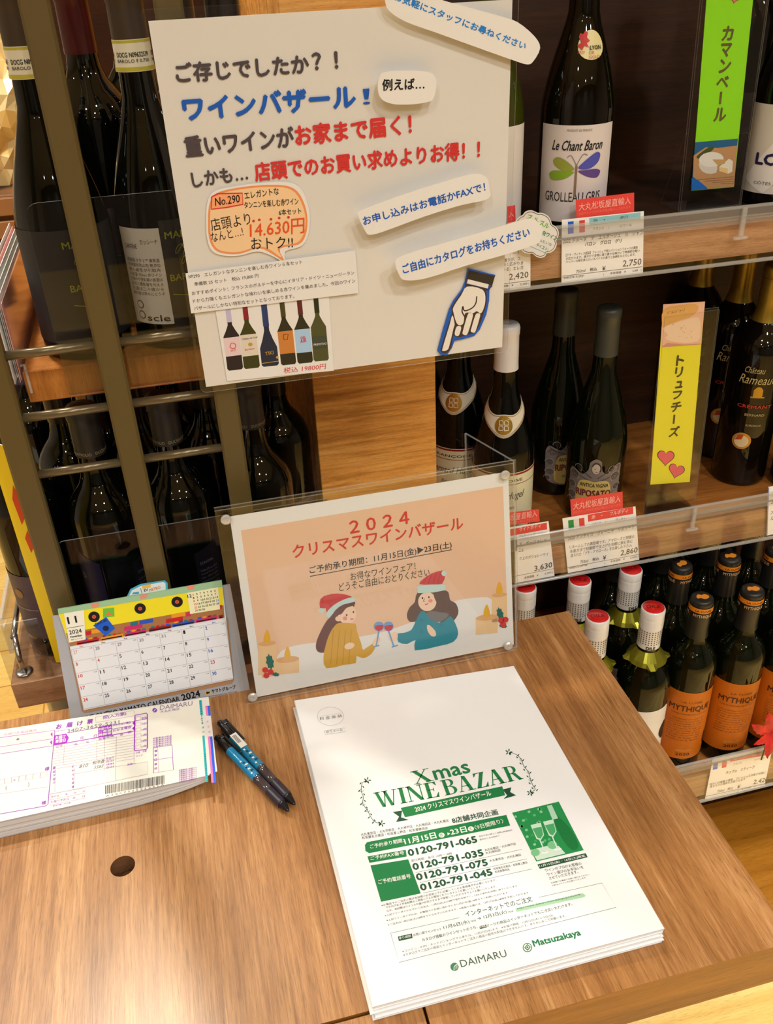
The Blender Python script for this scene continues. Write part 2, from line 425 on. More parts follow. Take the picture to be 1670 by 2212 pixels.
g.add([(x, y, 0) for x, y in hole] + [(x, y, -.022) for x, y in hole], [(i, n + i, n + (i + 1) % n, (i + 1) % n) for i in range(n)], 2)
g.add([(x, y, -.022) for x, y in hole], [tuple(range(n))], 2)
part_g('desk_top', g, [W_DESK, W_EDGE, mat('raw_chipboard', (120, 78, 42), .8, bump=.6, bscale=400)], dk)
part_g('front_strip', G().bbox(XL, .0925, YF, .3755, -TH, -.0004, .0008), W_DESK, dk)
b = G().lathe([(.0032, -.0221), (.0032, -.019), (.0058, -.0185), (.0062, -.017), (.0045, -.0155), (0.0001, -.015)], 20, (HX + .002, HY - .003))
part_g('bolt_head', b, mat('dark_steel', (90, 88, 84), .25, metal=1), dk, True)
part_g('side_panel', G().bbox(-.60, -.575, .44, .76, ZF, -TH, .001), W_EDGE, dk)
part_g('side_panel', G().bbox(.24, .265, .44, .76, ZF, -TH, .001), W_EDGE, dk)
part_g('back_rail', G().bbox(-.575, .24, .73, .75, -.20, -TH, .001), W_EDGE, dk)

# ------------------------------------------------------------------ right shelf unit
ZS = (-0.38, -0.015, 0.402)
SX0, SX1 = 0.274, 1.42
un = thing('wall_shelf_unit', 'dark wood wine shelf unit with wood-faced shelves right of the oak column', 'shelf unit', (.85, 1.0, ZF))
part_g('back_panel', G().box(SX0, SX1, 1.235, 1.26, ZF, 1.05), W_DARK, un)
part_g('side_panel', G().box(SX1, SX1 + .025, .83, 1.26, ZF, 1.05), W_DARK, un)
for k, (z, yf) in enumerate(zip(ZS, (.80, .932, .932))):
    g = G().bbox(SX0, SX1, yf + .003, 1.235, z - .042, z, .0008)
    part_g('shelf_board', g, W_SHELF if k < 2 else W_DARK, un)
    part_g('front_strip', G().bbox(SX0, SX1, yf - .002, yf + .003, z - .045, z + .001, .0005), W_STRIP, un)
part_g('toe_kick_shade', G().box(SX0, SX1, .953, .965, ZF, ZS[0] - .042), W_DARK, un)  # dark panel set back to stand in for the shadow under the bottom shelf
part_g('invented_platform', G().bbox(.30, SX1, .70, .953, ZF + .0005, ZF + .035, .002), wood('platform_wood', (140, 84, 14), (172, 110, 24), (192, 130, 40), 'X', 1.0, .4), un)  # this low platform is invented, in a darker orange than the floor planks
part_g('top_board', G().bbox(SX0, SX1, .90, 1.235, .98, 1.02, .001), W_DARK, un)
# oak column
solo_g('oak_column', G().bbox(.130, .2735, .930, 1.36, ZF, 1.05, .0008), W_COL, label='square oak column with horizontal grain between the two shelf units', cat='column')
# price rails of clear plastic
def rail(x0, x1, yf, z0, z1, label, group):
    t = thing('price_rail', label, 'price rail', ((x0 + x1) / 2, yf, z0), group)
    part_g('rail_sheet', G().box(x0, x1, yf - .0092, yf - .0084, z0, z1), M_RAIL, t)
    g = G().bbox(x0, x1, yf - .0105, yf - .0072, z1, z1 + .0035, .0008)
    g.bbox(x0, x1, yf - .0112, yf - .0068, z0 - .002, z0 + .002, .0008)
    g.box(x0, x1, yf - .0075, yf - .0020, z1 - .013, z1 - .0115)
    part_g('rail_edge', g, M_EDGE, t)
    part_g('rail_lip', G().box(x0, x1, yf - .0104, yf - .0096, z1 - .017, z1 + .0005), semi('rail_lip_plastic', (206, 200, 190), .15, .12), t)
    for xc in (x0 + .36, x0 + .72):
        part_g('clip', G().bbox(xc, xc + .006, yf - .0145, yf - .0105, z1 - .030, z1 + .002, .0008).bbox(xc - .006, xc + .012, yf - .0150, yf - .0105, z1 - .034, z1 - .0305, .0008), M_EDGE, t)
    return t
RG = None
rail(SX0, SX1, .932, .352, .414, 'clear plastic price rail along the top shelf front', RG)
rail(SX0, SX1, .932, -.061, .014, 'clear plastic price rail along the middle shelf front', RG)
rail(.40, SX1, .800, -.428, -.340, 'clear plastic price rail along the bottom shelf front', RG)

# ------------------------------------------------------------------ left shelf unit: olive ladder frame, planks
lf = thing('ladder_frame', 'olive metal frame of flat posts and round rungs behind the desk', 'rack frame', (-.07, .80, ZF))
for x0, x1 in ((-.1785, -.1555), (-.0795, -.0570), (.0175, .0395)):
    part_g('post', G().bbox(x0, x1, .8005, .8125, ZF, 1.0, .0022), M_OLIVE, lf)
for z in (.390, .3295, .2705):
    for xa, xb in ((-.1565, -.0785), (-.0580, .0185)):
        part_g('rung', G().tube([(xa, .8065, z), (xb, .8065, z)], .0043, 14), M_ROD, lf, True)
LSX = -.2485
solo_g('lower_shelf_plank', G().bbox(LSX, .128, .828, 1.36, -.028, .008, .001), [W_PLTOP], label='thick wooden shelf plank behind the desk left end at desk height', cat='shelf')
solo_g('upper_shelf_plank', G().bbox(-.1495, .128, .828, 1.30, .334, .365, .001), [W_PLANK], label='wooden shelf plank behind the olive frame at the level of the top rung', cat='shelf')
solo_g('rear_divider_panel', G().box(-.14, .128, 1.325, 1.34, .008, 1.0), W_DARK, label='dark panel closing the back of the left shelf unit', cat='panel')
solo_g('bottom_shelf_plank', G().bbox(-.27, .128, .80, 1.36, -.36, -.33, .001), [W_PLTOP], label='lowest wooden plank of the left unit glimpsed below desk height', cat='shelf')
# ------------------------------------------------------------------ wine bottles
M_GLASS = mat('dark_bottle_glass', (5, 6, 4), .025, spec=.42)
M_GREEN = mat('green_black_bottle_glass', (11, 15, 4), .03, spec=.45)
M_OLVG = mat('olive_bottle_glass', (56, 62, 10), .04, spec=.55)
M_BROWNG = mat('brown_bottle_glass', (12, 8, 5), .03, spec=.45)
def prof_bordeaux(H=.30, R=.0372, sh=.188, nk=.0142):
    return [(.012, .010), (.022, .004), (R - .005, .0006), (R - .0012, .003), (R, .008), (R, sh), (R - .0012, sh + .008), (R - .0052, sh + .018), (R - .012, sh + .028),
            (R - .0185, sh + .0365), (nk + .0012, sh + .046), (nk, sh + .056), (nk - .0004, H - .012), (nk + .0004, H - .0118), (nk + .0006, H - .002), (nk - .001, H)]
def prof_burgundy(H=.30, R=.0405, sh=.125, nk=.0142):
    n = 9; P = [(.012, .010), (.024, .004), (R - .006, .0006), (R - .0014, .003), (R, .009), (R, sh)]
    zt = H - .085
    for i in range(1, n + 1):
        t = i / n; P.append((nk + .0018 + (R - nk - .0018) * (1 - t) ** 1.25 * (1 + .75 * t) * (1 if t < 1 else 1), sh + (zt - sh) * t))
    P += [(nk, H - .05), (nk - .0003, H - .012), (nk + .0005, H - .0118), (nk + .0006, H - .002), (nk - .001, H)]
    return P
def rfun(prof):
    P = sorted([(z, r) for r, z in prof if z > .06 or r > .03], key=lambda q: q[0])
    def f(z):
        for (z0, r0), (z1, r1) in zip(P, P[1:]):
            if z <= z1: 
                t = 0 if z1 == z0 else max(0, (z - z0) / (z1 - z0)); return r0 + (r1 - r0) * t
        return P[-1][1]
    return f
def band(rf, z0, z1, off, n=32, k=6, a0=-math.pi, a1=math.pi, zf0=None, zf1=None):
    """sheet wrapped on the glass between z0 and z1 (callables of angle allowed)"""
    g = G(); V = []; F = []
    for i in range(n + 1):
        a = a0 + (a1 - a0) * i / n
        za = zf0(a) if zf0 else z0; zb = zf1(a) if zf1 else z1
        for j in range(k + 1):
            z = za + (zb - za) * j / k; r = rf(z) + off; V.append((r * math.sin(a), -r * math.cos(a), z))
    for i in range(n):
        for j in range(k): F.append((i * (k + 1) + j, (i + 1) * (k + 1) + j, (i + 1) * (k + 1) + j + 1, i * (k + 1) + j + 1))
    return g.add(V, F)
def capsule(rf, H, zb, m, t, off=.0008, ring=True, lip=True):
    P = [(rf(zb) + off, zb)]
    for i in range(1, 6):
        z = zb + (H - .014 - zb) * i / 5; P.append((rf(z) + off, z))
    if lip: P += [(rf(H - .013) + off + .0007, H - .0125), (rf(H - .013) + off + .0009, H - .004)]
    P += [(rf(H - .013) + off, H - .0012), (rf(H - .013) + off - .0015, H + .0006), (.006, H + .0006), (.0001, H + .0002)]
    return local_g('capsule', G().lathe(P, 28, cap=False), m, t, True)
def glass(t, prof, m): return local_g('glass_body', G().lathe(prof, 40), m, t, True)
def surf(rf, z, a0=0.0): return Surf(rf=lambda q: rf(q) + .0007, r0=rf(z), a0=a0)
GOLD = mat('gold_foil', (214, 170, 70), .28, metal=.9); GOLDP = ink(196, 160, 60); BLK = ink(22, 20, 20); REDI = ink(206, 40, 40)

def k_dile(t):
    H = .305; P = prof_bordeaux(H, .0366, .180); rf = rfun(P); glass(t, P, M_GREEN)
    mw = mat('white_cap_metal', (226, 224, 220), .3, coat=.3)
    rr = .0156; Q = [(rr, H - .062), (rr, H - .03)]
    for i in range(7): Q += [(rr + .0004, H - .029 + i * .0022), (rr - .0002, H - .028 + i * .0022)]
    Q += [(rr + .0003, H - .012), (rr + .0004, H - .002), (rr - .0008, H), (rr - .0014, H + .0002)]
    c = local_g('screw_cap', G().lathe(Q, 36, cap=False), mw, t, True)
    d = local_g('cap_top', G().lathe([(rr - .0012, H), (rr - .0016, H + .0006), (.0001, H + .0006)], 32, cap=False), mat('red_cap_top', (206, 26, 26), .3, coat=.4), t, True, 'glossy red disc')
    s = Surf((0, 0, H + .0008), (1, 0, 0), (0, 1, 0)); s.local = True
    s.text('DILE', -9, -3, 9, -3, 6, ink(130, 14, 16), .02); s.flush(d, True)
    s = Surf(rf=lambda z: rr, r0=rr)
    for r in range(7):
        for k in range(26):
            a = (k / 26 - .5) * 2 * math.pi * rr * 1000; z = (H - .0535) * 1000 + r * 3.4
            s.rect(a - .75, z, a + .75, z + 1.7, ink(70, 70, 72), 1, 'printed_dots')
    for a in (-32, 0, 32): s.text('DILE', a - 6, (H - .061) * 1000, a + 6, (H - .061) * 1000, 5, BLK, .03)
    s.flush(c, True)
    # gold paper collar with tabs on the shoulder
    g = G(); V = []; F = []; n = 32
    for i in range(n):
        a = 2 * math.pi * i / n; R2_ = .0275 + (.005 if (i // 2) % 4 == 0 else 0)
        V += [(.0150 * math.sin(a), -.0150 * math.cos(a), .238), (.024 * math.sin(a), -.024 * math.cos(a), .226), (R2_ * math.sin(a), -R2_ * math.cos(a), .2205)]
    for i in range(n):
        j = (i + 1) % n
        for q in (0, 1): F.append((3 * i + q, 3 * i + q + 1, 3 * j + q + 1, 3 * j + q))
    local_g('neck_collar', g.add(V, F), mat('green_gold_foil_collar', (150, 146, 40), .25, metal=.7), t, False, 'gold foil collar with tabs')
    lb = local_g('label', band(rf, .03, .150, .0004, 40, 4, -2.0, 2.0, zf1=lambda a: .150 - .030 * max(0, abs(a) - 1.0)), mat('label_white', (232, 229, 224), .4), t, True)
    s = surf(rf, .1)
    for sx in (-1, 1):
        s.poly([(sx * 30, 112), (sx * 37, 118), (sx * 46, 112), (sx * 46, 92), (sx * 40, 84), (sx * 33, 88), (sx * 27, 100)], BLK, 1, smooth=4)
        s.poly([(sx * 8, 82), (sx * 20, 88), (sx * 25, 80), (sx * 18, 70), (sx * 10, 72)], BLK, 1, smooth=4)
    s.flush(lb, True)
def k_myth(t):
    H = .30; P = prof_bordeaux(H, .0350, .190); rf = rfun(P); glass(t, P, M_GREEN)
    c = capsule(rf, H, H - .062, mat('black_capsule', (30, 28, 26), .38), t, .001)
    o = ink(216, 128, 28)
    s = Surf(rf=lambda z: .0162, r0=.0162)
    s.rect(-50, 284, 50, 291.5, o, 1, 'printed_band', grid=30)
    for a in (-34, 0, 34):
        s.text('LA CUVÉE', a - 11, 286, a + 11, 286, 3.6, ink(70, 30, 10), .02, 2); s.text('MYTHIQUE', a - 13, 276, a + 13, 276, 5.5, ink(214, 170, 120), .01, 2)
    s.flush(c, True)
    s = Surf((0, 0, H + .0008), (1, 0, 0), (0, 1, 0)); s.local = True
    s.poly([(-8, 0), (-5, 5), (0, 4), (4, 6), (9, 2), (7, -3), (2, -5), (-3, -3), (-7, -4)], ink(226, 140, 40), 1, smooth=4, name='printed_seal'); s.flush(c, True)
    lb = local_g('label', band(rf, .028, .158, .0004, 40, 4, -1.55, 1.55), mat('label_orange', (194, 102, 6), .5), t, True)
    s = surf(rf, .1); br = ink(96, 40, 12); dk_ = ink(60, 24, 14)
    s.text('LA CUVÉE', -14, 138, 16, 138, 4.2, br, .0, 2); s.text('MYTHIQUE', -30, 121, 30, 121, 12, dk_, .01, 2)
    s.text('UNE BLONDASSE DE PAYS D’OC', -26, 116, 26, 116, 2.2, br, 0, 1)
    L = ['La Cuvée Mythique est le symbole du', 'rapprochement entre les hommes et', 'leur terre. Assemblage de cépages', 'du sud, elle exprime toute la', 'richesse des terroirs du Languedoc', 'entre mer et montagne, garrigue', 'et vigne. Une sélection rigoureuse', 'de parcelles, une récolte à pleine', 'maturité, un élevage soigné', 'donnent ce vin de caractère']
    for i, q in enumerate(L): s.text(q, -28, 106 - i * 4.6, 22, 106 - i * 4.6, 2.9, br, 0, 1, res=1)
    s.line([(-12, 47), (12, 47)], .5, ink(228, 160, 80)); s.text('MIS EN BOUTEILLE', -11, 43.5, 11, 43.5, 2, ink(228, 170, 90), 0, 1)
    s.text('2020', -10, 35, 10, 35, 5, dk_, .01, 2)
    s.poly([(33, 60), (36, 72), (40, 66), (41, 50), (37, 46), (34, 50)], dk_, 1, smooth=3)
    s.flush(lb, True)
def k_beauj(t):
    H = .30; P = prof_burgundy(H, .0405, .128); rf = rfun(P); glass(t, P, M_GLASS)
    capsule(rf, H, H - .058, mat('white_capsule', (232, 228, 224), .32, coat=.2), t, .0012)
    def up(a):
        return .1855 + .0035 * math.exp(-(a / .38) ** 2) + .012 * min(1.3, abs(a / 1.25)) ** 2
    def lo(a): return .1690 - .0090 * math.exp(-(a / .55) ** 2) + .014 * min(1.3, abs(a / 1.25)) ** 2
    nb = local_g('neck_band', band(rf, 0, 0, .0006, 48, 4, -1.7, 1.7, lo, up), mat('band_cream', (228, 216, 190), .4), t, True)
    s = surf(rf, .175)
    r0 = s.r0 * 1000
    for f, d in ((up, -.0014), (lo, .0014), (lo, .0030)):
        s.line([(r0 * a, (f(a) + d) * 1000) for a in [i / 12 for i in range(-20, 21)]], .6, GOLD, 3)
    s.ell(0, 176, 11, 11.5, GOLD, 4, n=28, name='printed_seal')
    for sx in (-1, 1):
        for sy in (0, 1):
            x = sx * 3.2; y = 172.6 + sy * 6.6; s.line([(x - 2.4, y - 2.5), (x + 2.4, y - 2.5), (x + 2.4, y + 1.5), (x + .8, y + 2.7), (x - 2.4, y + 2.7)], .7, ink(250, 244, 220), 5, True)
    s.flush(nb, True)
    lb = local_g('label', band(rf, .018, .112, .0005, 44, 4, -1.75, 1.75), mat('label_cream', (226, 220, 180), .45), t, True)
    s = surf(rf, .08); rd = ink(150, 24, 26)
    for z in (108.5, 20.5): s.rect(-70, z, 70, z + 2.6, rd, 1, 'printed_band', grid=30)
    s.line([(i * 3.5 - 70, 95) for i in range(41)], .8, rd, 1)
    s.text('FRANÇOISE', -28, 98, 28, 98, 4.5, BLK, .0, 2)
    s.text('Bernard Hugel', -32, 70, 32, 70, 14, ink(80, 76, 62), 0, 2, shear=.35); s.text('Beaujolais', -16, 56, 18, 56, 7, ink(80, 76, 62), 0, 2, shear=.3)
    s.text('12% vol', -52, 30, -36, 30, 3.5, BLK, 0, 2); s.text('Appellation contrôlée', -22, 42, 22, 42, 3, BLK, 0, 1); s.flush(lb, True)
def k_rip(t):
    H = .30; P = prof_burgundy(H, .0400, .118); rf = rfun(P); glass(t, P, M_GREEN)
    capsule(rf, H, H - .062, mat('grey_olive_capsule', (60, 62, 52), .42), t, .0013)
    gr = mat('label_grey_ornate', (132, 118, 108), .5); ye = ink(214, 186, 104); dg = ink(60, 52, 48)
    lb = None
    s = surf(rf, .05); UP = 8
    _rf = rf
    out = [(-34, 20), (-38, 34), (-36, 52), (-40, 62), (-34, 76), (-24, 72), (-16, 70), (-9, 78), (-8, 88), (0, 95), (8, 90), (9, 78), (16, 72), (25, 82), (37, 84), (39, 70), (36, 58), (38, 44), (34, 30), (35, 20), (20, 14), (0, 12), (-20, 14)]
    # label sheet as a grid cut to the outline by columns
    out = [(x, y + UP) for x, y in out]; o2 = smoothpts(out, 4)
    def lim(x, top):
        ys = []
        for (xa, ya), (xb, yb) in zip(o2, o2[1:] + o2[:1]):
            if (xa - x) * (xb - x) <= 0 and xa != xb: ys.append(ya + (yb - ya) * (x - xa) / (xb - xa))
        return (max(ys) if top else min(ys)) / 1000 if ys else .05
    r0 = s.r0 * 1000
    lb = local_g('label', band(rf, 0, 0, .0005, 60, 4, -38.5 / r0, 38.5 / r0, lambda a: lim(a * r0, False), lambda a: lim(a * r0, True)), gr, t, True)
    s.mm = lambda x, y: Vector((x * .001, (y + UP) * .001))
    for sx in (-1, 1):
        for cx, cy, r in ((28, 66, 6), (31, 50, 4.5), (30, 34, 5), (22, 78, 3.5), (33, 24, 3)):
            s.line([(sx * (cx + r * (1 - q / 18) * math.cos(q * .8)), cy + r * (1 - q / 18) * math.sin(q * .8)) for q in range(16)], .7, dg, 3)
            s.line([(sx * (cx + 1 + (r + 2) * math.cos(q * .5)), cy + (r + 2) * math.sin(q * .5)) for q in range(9)], .5, ink(190, 176, 160), 3)
        s.line([(sx * x, y) for x, y in smoothpts([(4, 66), (12, 72), (22, 80), (34, 82), (30, 72), (18, 66), (8, 62)], 4, False)], .7, dg, 3)
    s.ell(1, 80, 5.4, 7.6, ink(200, 180, 156), 3, n=18); s.line([(-4, 84), (-1, 89), (4, 88), (7, 82), (6, 76)], 1.6, dg, 4, smooth=3)
    s.line([(-1, 81), (.5, 79.5)], .6, dg, 4); s.line([(0, 76), (3, 75.6)], .6, dg, 4)
    s.poly([(-22, 18), (-24, 40), (-20, 58), (-10, 62), (0, 60), (10, 62), (20, 58), (24, 40), (22, 18), (0, 15)], ye, 3, smooth=3)
    s.text('ANTICA VIGNA', -19, 52, 19, 52, 5.5, dg, .015, 5); s.text('RIPOSATO', -23, 37, 23, 37, 10, ink(120, 40, 44), .03, 5)
    s.text('VENETO – ROSSO', -13, 26, 13, 26, 3.4, dg, .01, 5)
    s.flush(lb, True)
def k_ran(t):
    H = .32; P = prof_bordeaux(H, .0385, .205); rf = rfun(P); glass(t, P, M_BROWNG)
    c = capsule(rf, H, H - .075, mat('gold_capsule', (178, 146, 52), .34, metal=.75), t, .0014)
    s = Surf(rf=lambda z: .0160, r0=.0160)
    for z in (249.5, 251, 304): s.rect(-51, z, 51, z + .6, ink(90, 64, 18), 1, 'printed_ring', grid=30)
    s.flush(c, True)
    b = t.children[0]; s = surf(rf, .15); g_ = ink(190, 170, 110)
    s.text('Château', -22, 180, 4, 180, 9, g_, 0, 2, shear=.35); s.text('Rameaud', -28, 164, 24, 164, 13, g_, 0, 2, shear=.35)
    s.poly([(-6, 146), (-6, 156), (-3, 160), (0, 161), (3, 160), (6, 156), (6, 146), (9, 146), (9, 144), (-9, 144), (-9, 146)], ink(196, 140, 30), 2)
    s.text('CRÉMANT', -24, 128, 22, 128, 6, ink(206, 56, 40), .01, 2); s.text('BERNARD', -12, 116, 14, 116, 3.6, g_, 0, 2); s.text('BORDEAUX', -8, 100, 12, 100, 3, g_, 0, 2)
    s.flush(b, True)
    m = local_g('medal', G().add(*disc_on(rf, -10, 76, 13, .0001)), mat('medal_gold', (206, 150, 60), .35, metal=.4), t, True, 'round gold medal sticker')
    s = surf(rf, .07); s.ell(-10, 76, 9.5, 9.5, ink(226, 200, 150), 6, n=20); s.poly([(-19, 77), (-15, 85), (-8, 86), (-10, 79)], ink(190, 70, 30), 7); s.flush(m, True)
def disc_on(rf, cx, cz, r, off, n=24):
    s = surf(rf, cz / 1000); V = []; F = []
    for k in range(4):
        for i in range(n):
            a = 2 * math.pi * i / n; q = r * (k + .02) / 3.02 / 1000
            V.append(s.at(cx / 1000 + q * math.cos(a), cz / 1000 + q * math.sin(a), off))
    for k in range(3):
        for i in range(n):
            j = (i + 1) % n; F.append((k * n + i, (k + 1) * n + i, (k + 1) * n + j, k * n + j))
    F.append(tuple(range(n)))
    return V, F
def k_chant(t):
    H = .30; P = prof_burgundy(H, .0395, .125); rf = rfun(P); glass(t, P, M_BROWNG)
    capsule(rf, H, H - .050, mat('black_capsule', (30, 28, 26), .38), t, .0012)
    nb = local_g('neck_band', band(rf, H - .052, H - .036, .0022, 36, 2), mat('band_cream', (228, 216, 190), .4), t, True)
    s = Surf(rf=lambda z: rf(z) + .0022, r0=rf(.26) + .002)
    for a in (-30, 18): s.text('DOMAINES ET CHÂTEAUX', a - 20, 253, a + 20, 253, 4, BLK, .02, 2)
    s.rect(-46, 249, 46, 250, BLK, 1, 'printed_ring', grid=24); s.rect(-46, 260.5, 46, 261, BLK, 1, 'printed_ring', grid=24); s.flush(nb, True)
    m = local_g('medal', G().add(*disc_on(rf, 8, 186, 13.5, .0002)), mat('sticker_cream', (236, 222, 160), .4), t, True, 'round cream award sticker')
    s = surf(rf, .186); rd = ink(204, 44, 30)
    s.poly([(-6, 186), (-2, 189), (-5, 193), (-4, 197), (-1, 196), (1, 199), (4, 197), (3, 193), (6, 190), (3, 188), (5, 184), (1, 186), (-1, 182), (-3, 184)], rd, 8, smooth=2)
    s.text('LYON', 6, 182, 17, 182, 3.6, BLK, .03, 8); s.text('OR', 5, 178, 10, 178, 2.8, rd, 0, 8); s.text('GOLD', 5, 174, 15, 174, 2.8, rd, 0, 8); s.text('2023', -5, 179, 1, 179, 2.2, rd, 0, 8)
    s.flush(m, True)
    lb = local_g('label', band(rf, .012, .112, .0006, 40, 4, -1.15, 1.15), mat('label_pinkish_grey', (222, 212, 208), .45), t, True)
    s = surf(rf, .08)
    s.text('PRODUIT DE FRANCE', -12, 106, 14, 106, 2.2, ink(120, 110, 104), 0, 2); s.text('Le Chant Baron', -28, 87, 28, 87, 10, BLK, .012, 2, shear=.4)
    s.poly([(-26, 76), (-20, 80), (-10, 76), (-2, 68), (-12, 66), (-22, 70)], ink(150, 158, 60), 2, smooth=4); s.poly([(26, 82), (20, 84), (8, 76), (2, 69), (14, 68), (24, 74)], ink(80, 84, 180), 2, smooth=4)
    s.poly([(-30, 62), (-24, 66), (-10, 66), (-2, 65), (-12, 58), (-26, 56)], ink(132, 170, 40), 2, smooth=4); s.poly([(28, 64), (22, 67), (10, 67), (2, 66), (12, 60), (24, 58)], ink(96, 70, 140), 2, smooth=4)
    s.line([(0, 72), (0, 40)], 2.4, ink(140, 110, 90), 3); s.line([(0, 72), (-6, 82), (-10, 80)], .8, ink(140, 130, 120), 3, smooth=3); s.line([(0, 72), (6, 83), (11, 82)], .8, ink(140, 130, 120), 3, smooth=3)
    s.text('GROLLEAU GRIS', -34, 34, 30, 34, 10, ink(40, 36, 36), 0, 2); s.flush(lb, True)
def k_neigh(t):
    H = .30; P = prof_burgundy(H, .0395, .125); rf = rfun(P); glass(t, P, M_OLVG)
    capsule(rf, H, H - .050, mat('black_capsule', (30, 28, 26), .38), t, .0012)
    lb = local_g('label', band(rf, .012, .116, .0006, 40, 4, -1.5, 1.5), mat('label_offwhite', (228, 222, 214), .45), t, True)
    s = surf(rf, .08); s.ell(14, 84, 4, 12, ink(224, 130, 110), 2); s.ell(14, 64, 4, 9, ink(70, 90, 170), 2); s.line([(14, 56), (14, 36)], 4, ink(200, 196, 200), 2); s.text('MELON', -30, 30, 10, 30, 8, BLK, 0, 2); s.flush(lb, True)
def k_lo(t):
    H = .30; P = prof_burgundy(H, .0400, .125); rf = rfun(P); glass(t, P, M_GLASS)
    capsule(rf, H, H - .050, mat('black_capsule', (30, 28, 26), .38), t, .0012)
    lb = local_g('label', band(rf, .016, .112, .0006, 40, 4, -1.35, 1.35), mat('label_warm_grey', (214, 206, 194), .45), t, True)
    s = surf(rf, .08); s.poly([(-48, 30), (10, 108), (48, 108), (48, 90), (-20, 16)], ink(234, 228, 220), 1); s.text('LOGES', -34, 48, 30, 48, 12, ink(30, 26, 74), .05, 3); s.text('CÔTES DU RHÔNE', -32, 26, 24, 26, 4, ink(90, 84, 90), 0, 3); s.flush(lb, True)
def k_barolo(t, num='N09632539', back=False):
    H = .30; P = prof_burgundy(H, .0412, .118); rf = rfun(P); glass(t, P, M_GLASS)
    capsule(rf, H, H - .040, mat('umber_capsule', (62, 48, 34), .45), t, .0012)
    nb = local_g('neck_band', band(rf, H - .064, H - .040, .0014, 36, 2), mat('band_pale', (230, 224, 196), .4), t, True)
    s = Surf(rf=lambda z: rf(z) + .0014, r0=rf(.25) + .0014); yl = ink(190, 180, 60)
    s.rect(-49, 236.5, 49, 239.5, yl, 1, 'printed_ring', grid=30); s.rect(-49, 257.5, 49, 259.5, yl, 1, 'printed_ring', grid=30)
    for a in (-33, 0, 33):
        s.text('DOCG ' + num, a - 14, 247, a + 14, 247, 3.6, ink(40, 44, 40), .02, 2); s.text('BAROLO ℓ 0.750', a - 14, 243, a + 14, 243, 2.6, ink(70, 74, 66), .01, 2)
    s.flush(nb, True)
    yt = ink(166, 170, 40)
    a0, a1 = (-.02, 1.5) if back else (-1.5, 1.2)
    lb = local_g('label', band(rf, .018, .120, .0005, 40, 4, a0, a1), mat('label_charcoal', (40, 40, 42), .5), t, True)
    s = surf(rf, .08); cx = 18 if back else 8
    s.text('MARIA', cx - 15, 104, cx + 13, 104, 6, yt, .01, 2); s.text('BAROLO', cx - 16, 66, cx + 18, 66, 6, yt, .01, 2)
    for q, (x, y) in enumerate(((-4, 94), (2, 90), (0, 84), (6, 80), (12, 84), (14, 78))): s.line([(cx + x + 4 * math.cos(k), y + 4 * math.sin(k * 1.3)) for k in range(7)], .5, yt, 2, smooth=3)
    s.line([(cx - 16, 54), (cx + 2, 51), (cx + 16, 55)], .8, yt, 2, smooth=4); s.text('2018', cx - 2, 30, cx + 8, 30, 3, yt, 0, 2); s.flush(lb, True)
    if back:
        lb = local_g('back_label', band(rf, .026, .114, .0006, 20, 4, -1.05, -.03), mat('label_ivory', (226, 218, 200), .5), t, True, 'white back label with small print')
        s = surf(rf, .08); b_ = ink(90, 82, 74)
        s.text('CANTINE', -38, 96, -24, 96, 4, b_, 0, 2); s.text('カッシーナ', -20, 100, -4, 100, 4.5, b_, 0, 2)
        for i, q in enumerate(['原産国 イタリア 果実酒', '有機酸化防止剤 無添加', '輸入者及び引取先', '内容量 750ml 赤ワイン', '妊娠中や授乳期の飲酒は', '胎児に悪影響を与える', 'お酒は二十歳から', '開封後は早めにどうぞ']): s.text(q, -38, 84 - i * 4.4, -5, 84 - i * 4.4, 3.4, b_, 0, 2, res=1)
        for y in (44, 34): s.ell(-32, y, 4, 4, b_, 2); s.ell(-32, y, 3, 3, ink(226, 218, 200), 3)
        s.text('scle', -26, 29, -4, 29, 6, BLK, .01, 2); s.flush(lb, True)
def k_duck(t, side=0):
    H = .30; P = prof_bordeaux(H, .0378, .178, .0145); rf = rfun(P); glass(t, P, M_GLASS)
    c = capsule(rf, H, H - .052, mat('soft_black_capsule', (34, 31, 30), .45), t, .0012)
    s = Surf(rf=lambda z: rf(z) + .0012, r0=rf(.25) + .0012)
    for a in (-24, 24): s.text('DUCKHORN PORTFOLIO', a - 22, 251, a + 22, 251, 3.2, ink(150, 138, 104), .01, 2)
    s.flush(c, True)
    nv = mat('label_navy', (36, 30, 74), .5); bk = mat('label_black_blue', (22, 20, 34), .5)
    lb = local_g('label', band(rf, .020, .135, .0005, 16, 4, -1.5, -.62, zf1=lambda a: .135 - .012 * (a + .62)), nv, t, True)
    l2 = local_g('side_label', band(rf, .020, .128, .0005, 20, 4, .25, 1.4, zf1=lambda a: .128 + .010 * (a - .25)), bk, t, True)
    s = surf(rf, .08); tx = ink(150, 146, 160)
    s.text('SONOMA', 14, 112, 30, 112, 3.6, tx, 0, 2)
    for i, q in enumerate(['Crafted from select', 'vineyard lots, this', 'wine offers layers', 'of dark berry fruit', 'and refined tannin', 'with a long finish', 'grown and bottled', 'in the valley']): s.text(q, 13, 103 - i * 5, 34, 103 - i * 5, 3.2, tx, 0, 2, res=1)
    s.flush(l2, True)
    s = surf(rf, .08); s.text('D', -52, 110, -46, 110, 7, ink(196, 180, 130), 0, 2); s.text('CANVAS', -46, 40, -27, 40, 4, ink(196, 180, 130), 0, 2); s.flush(lb, True)
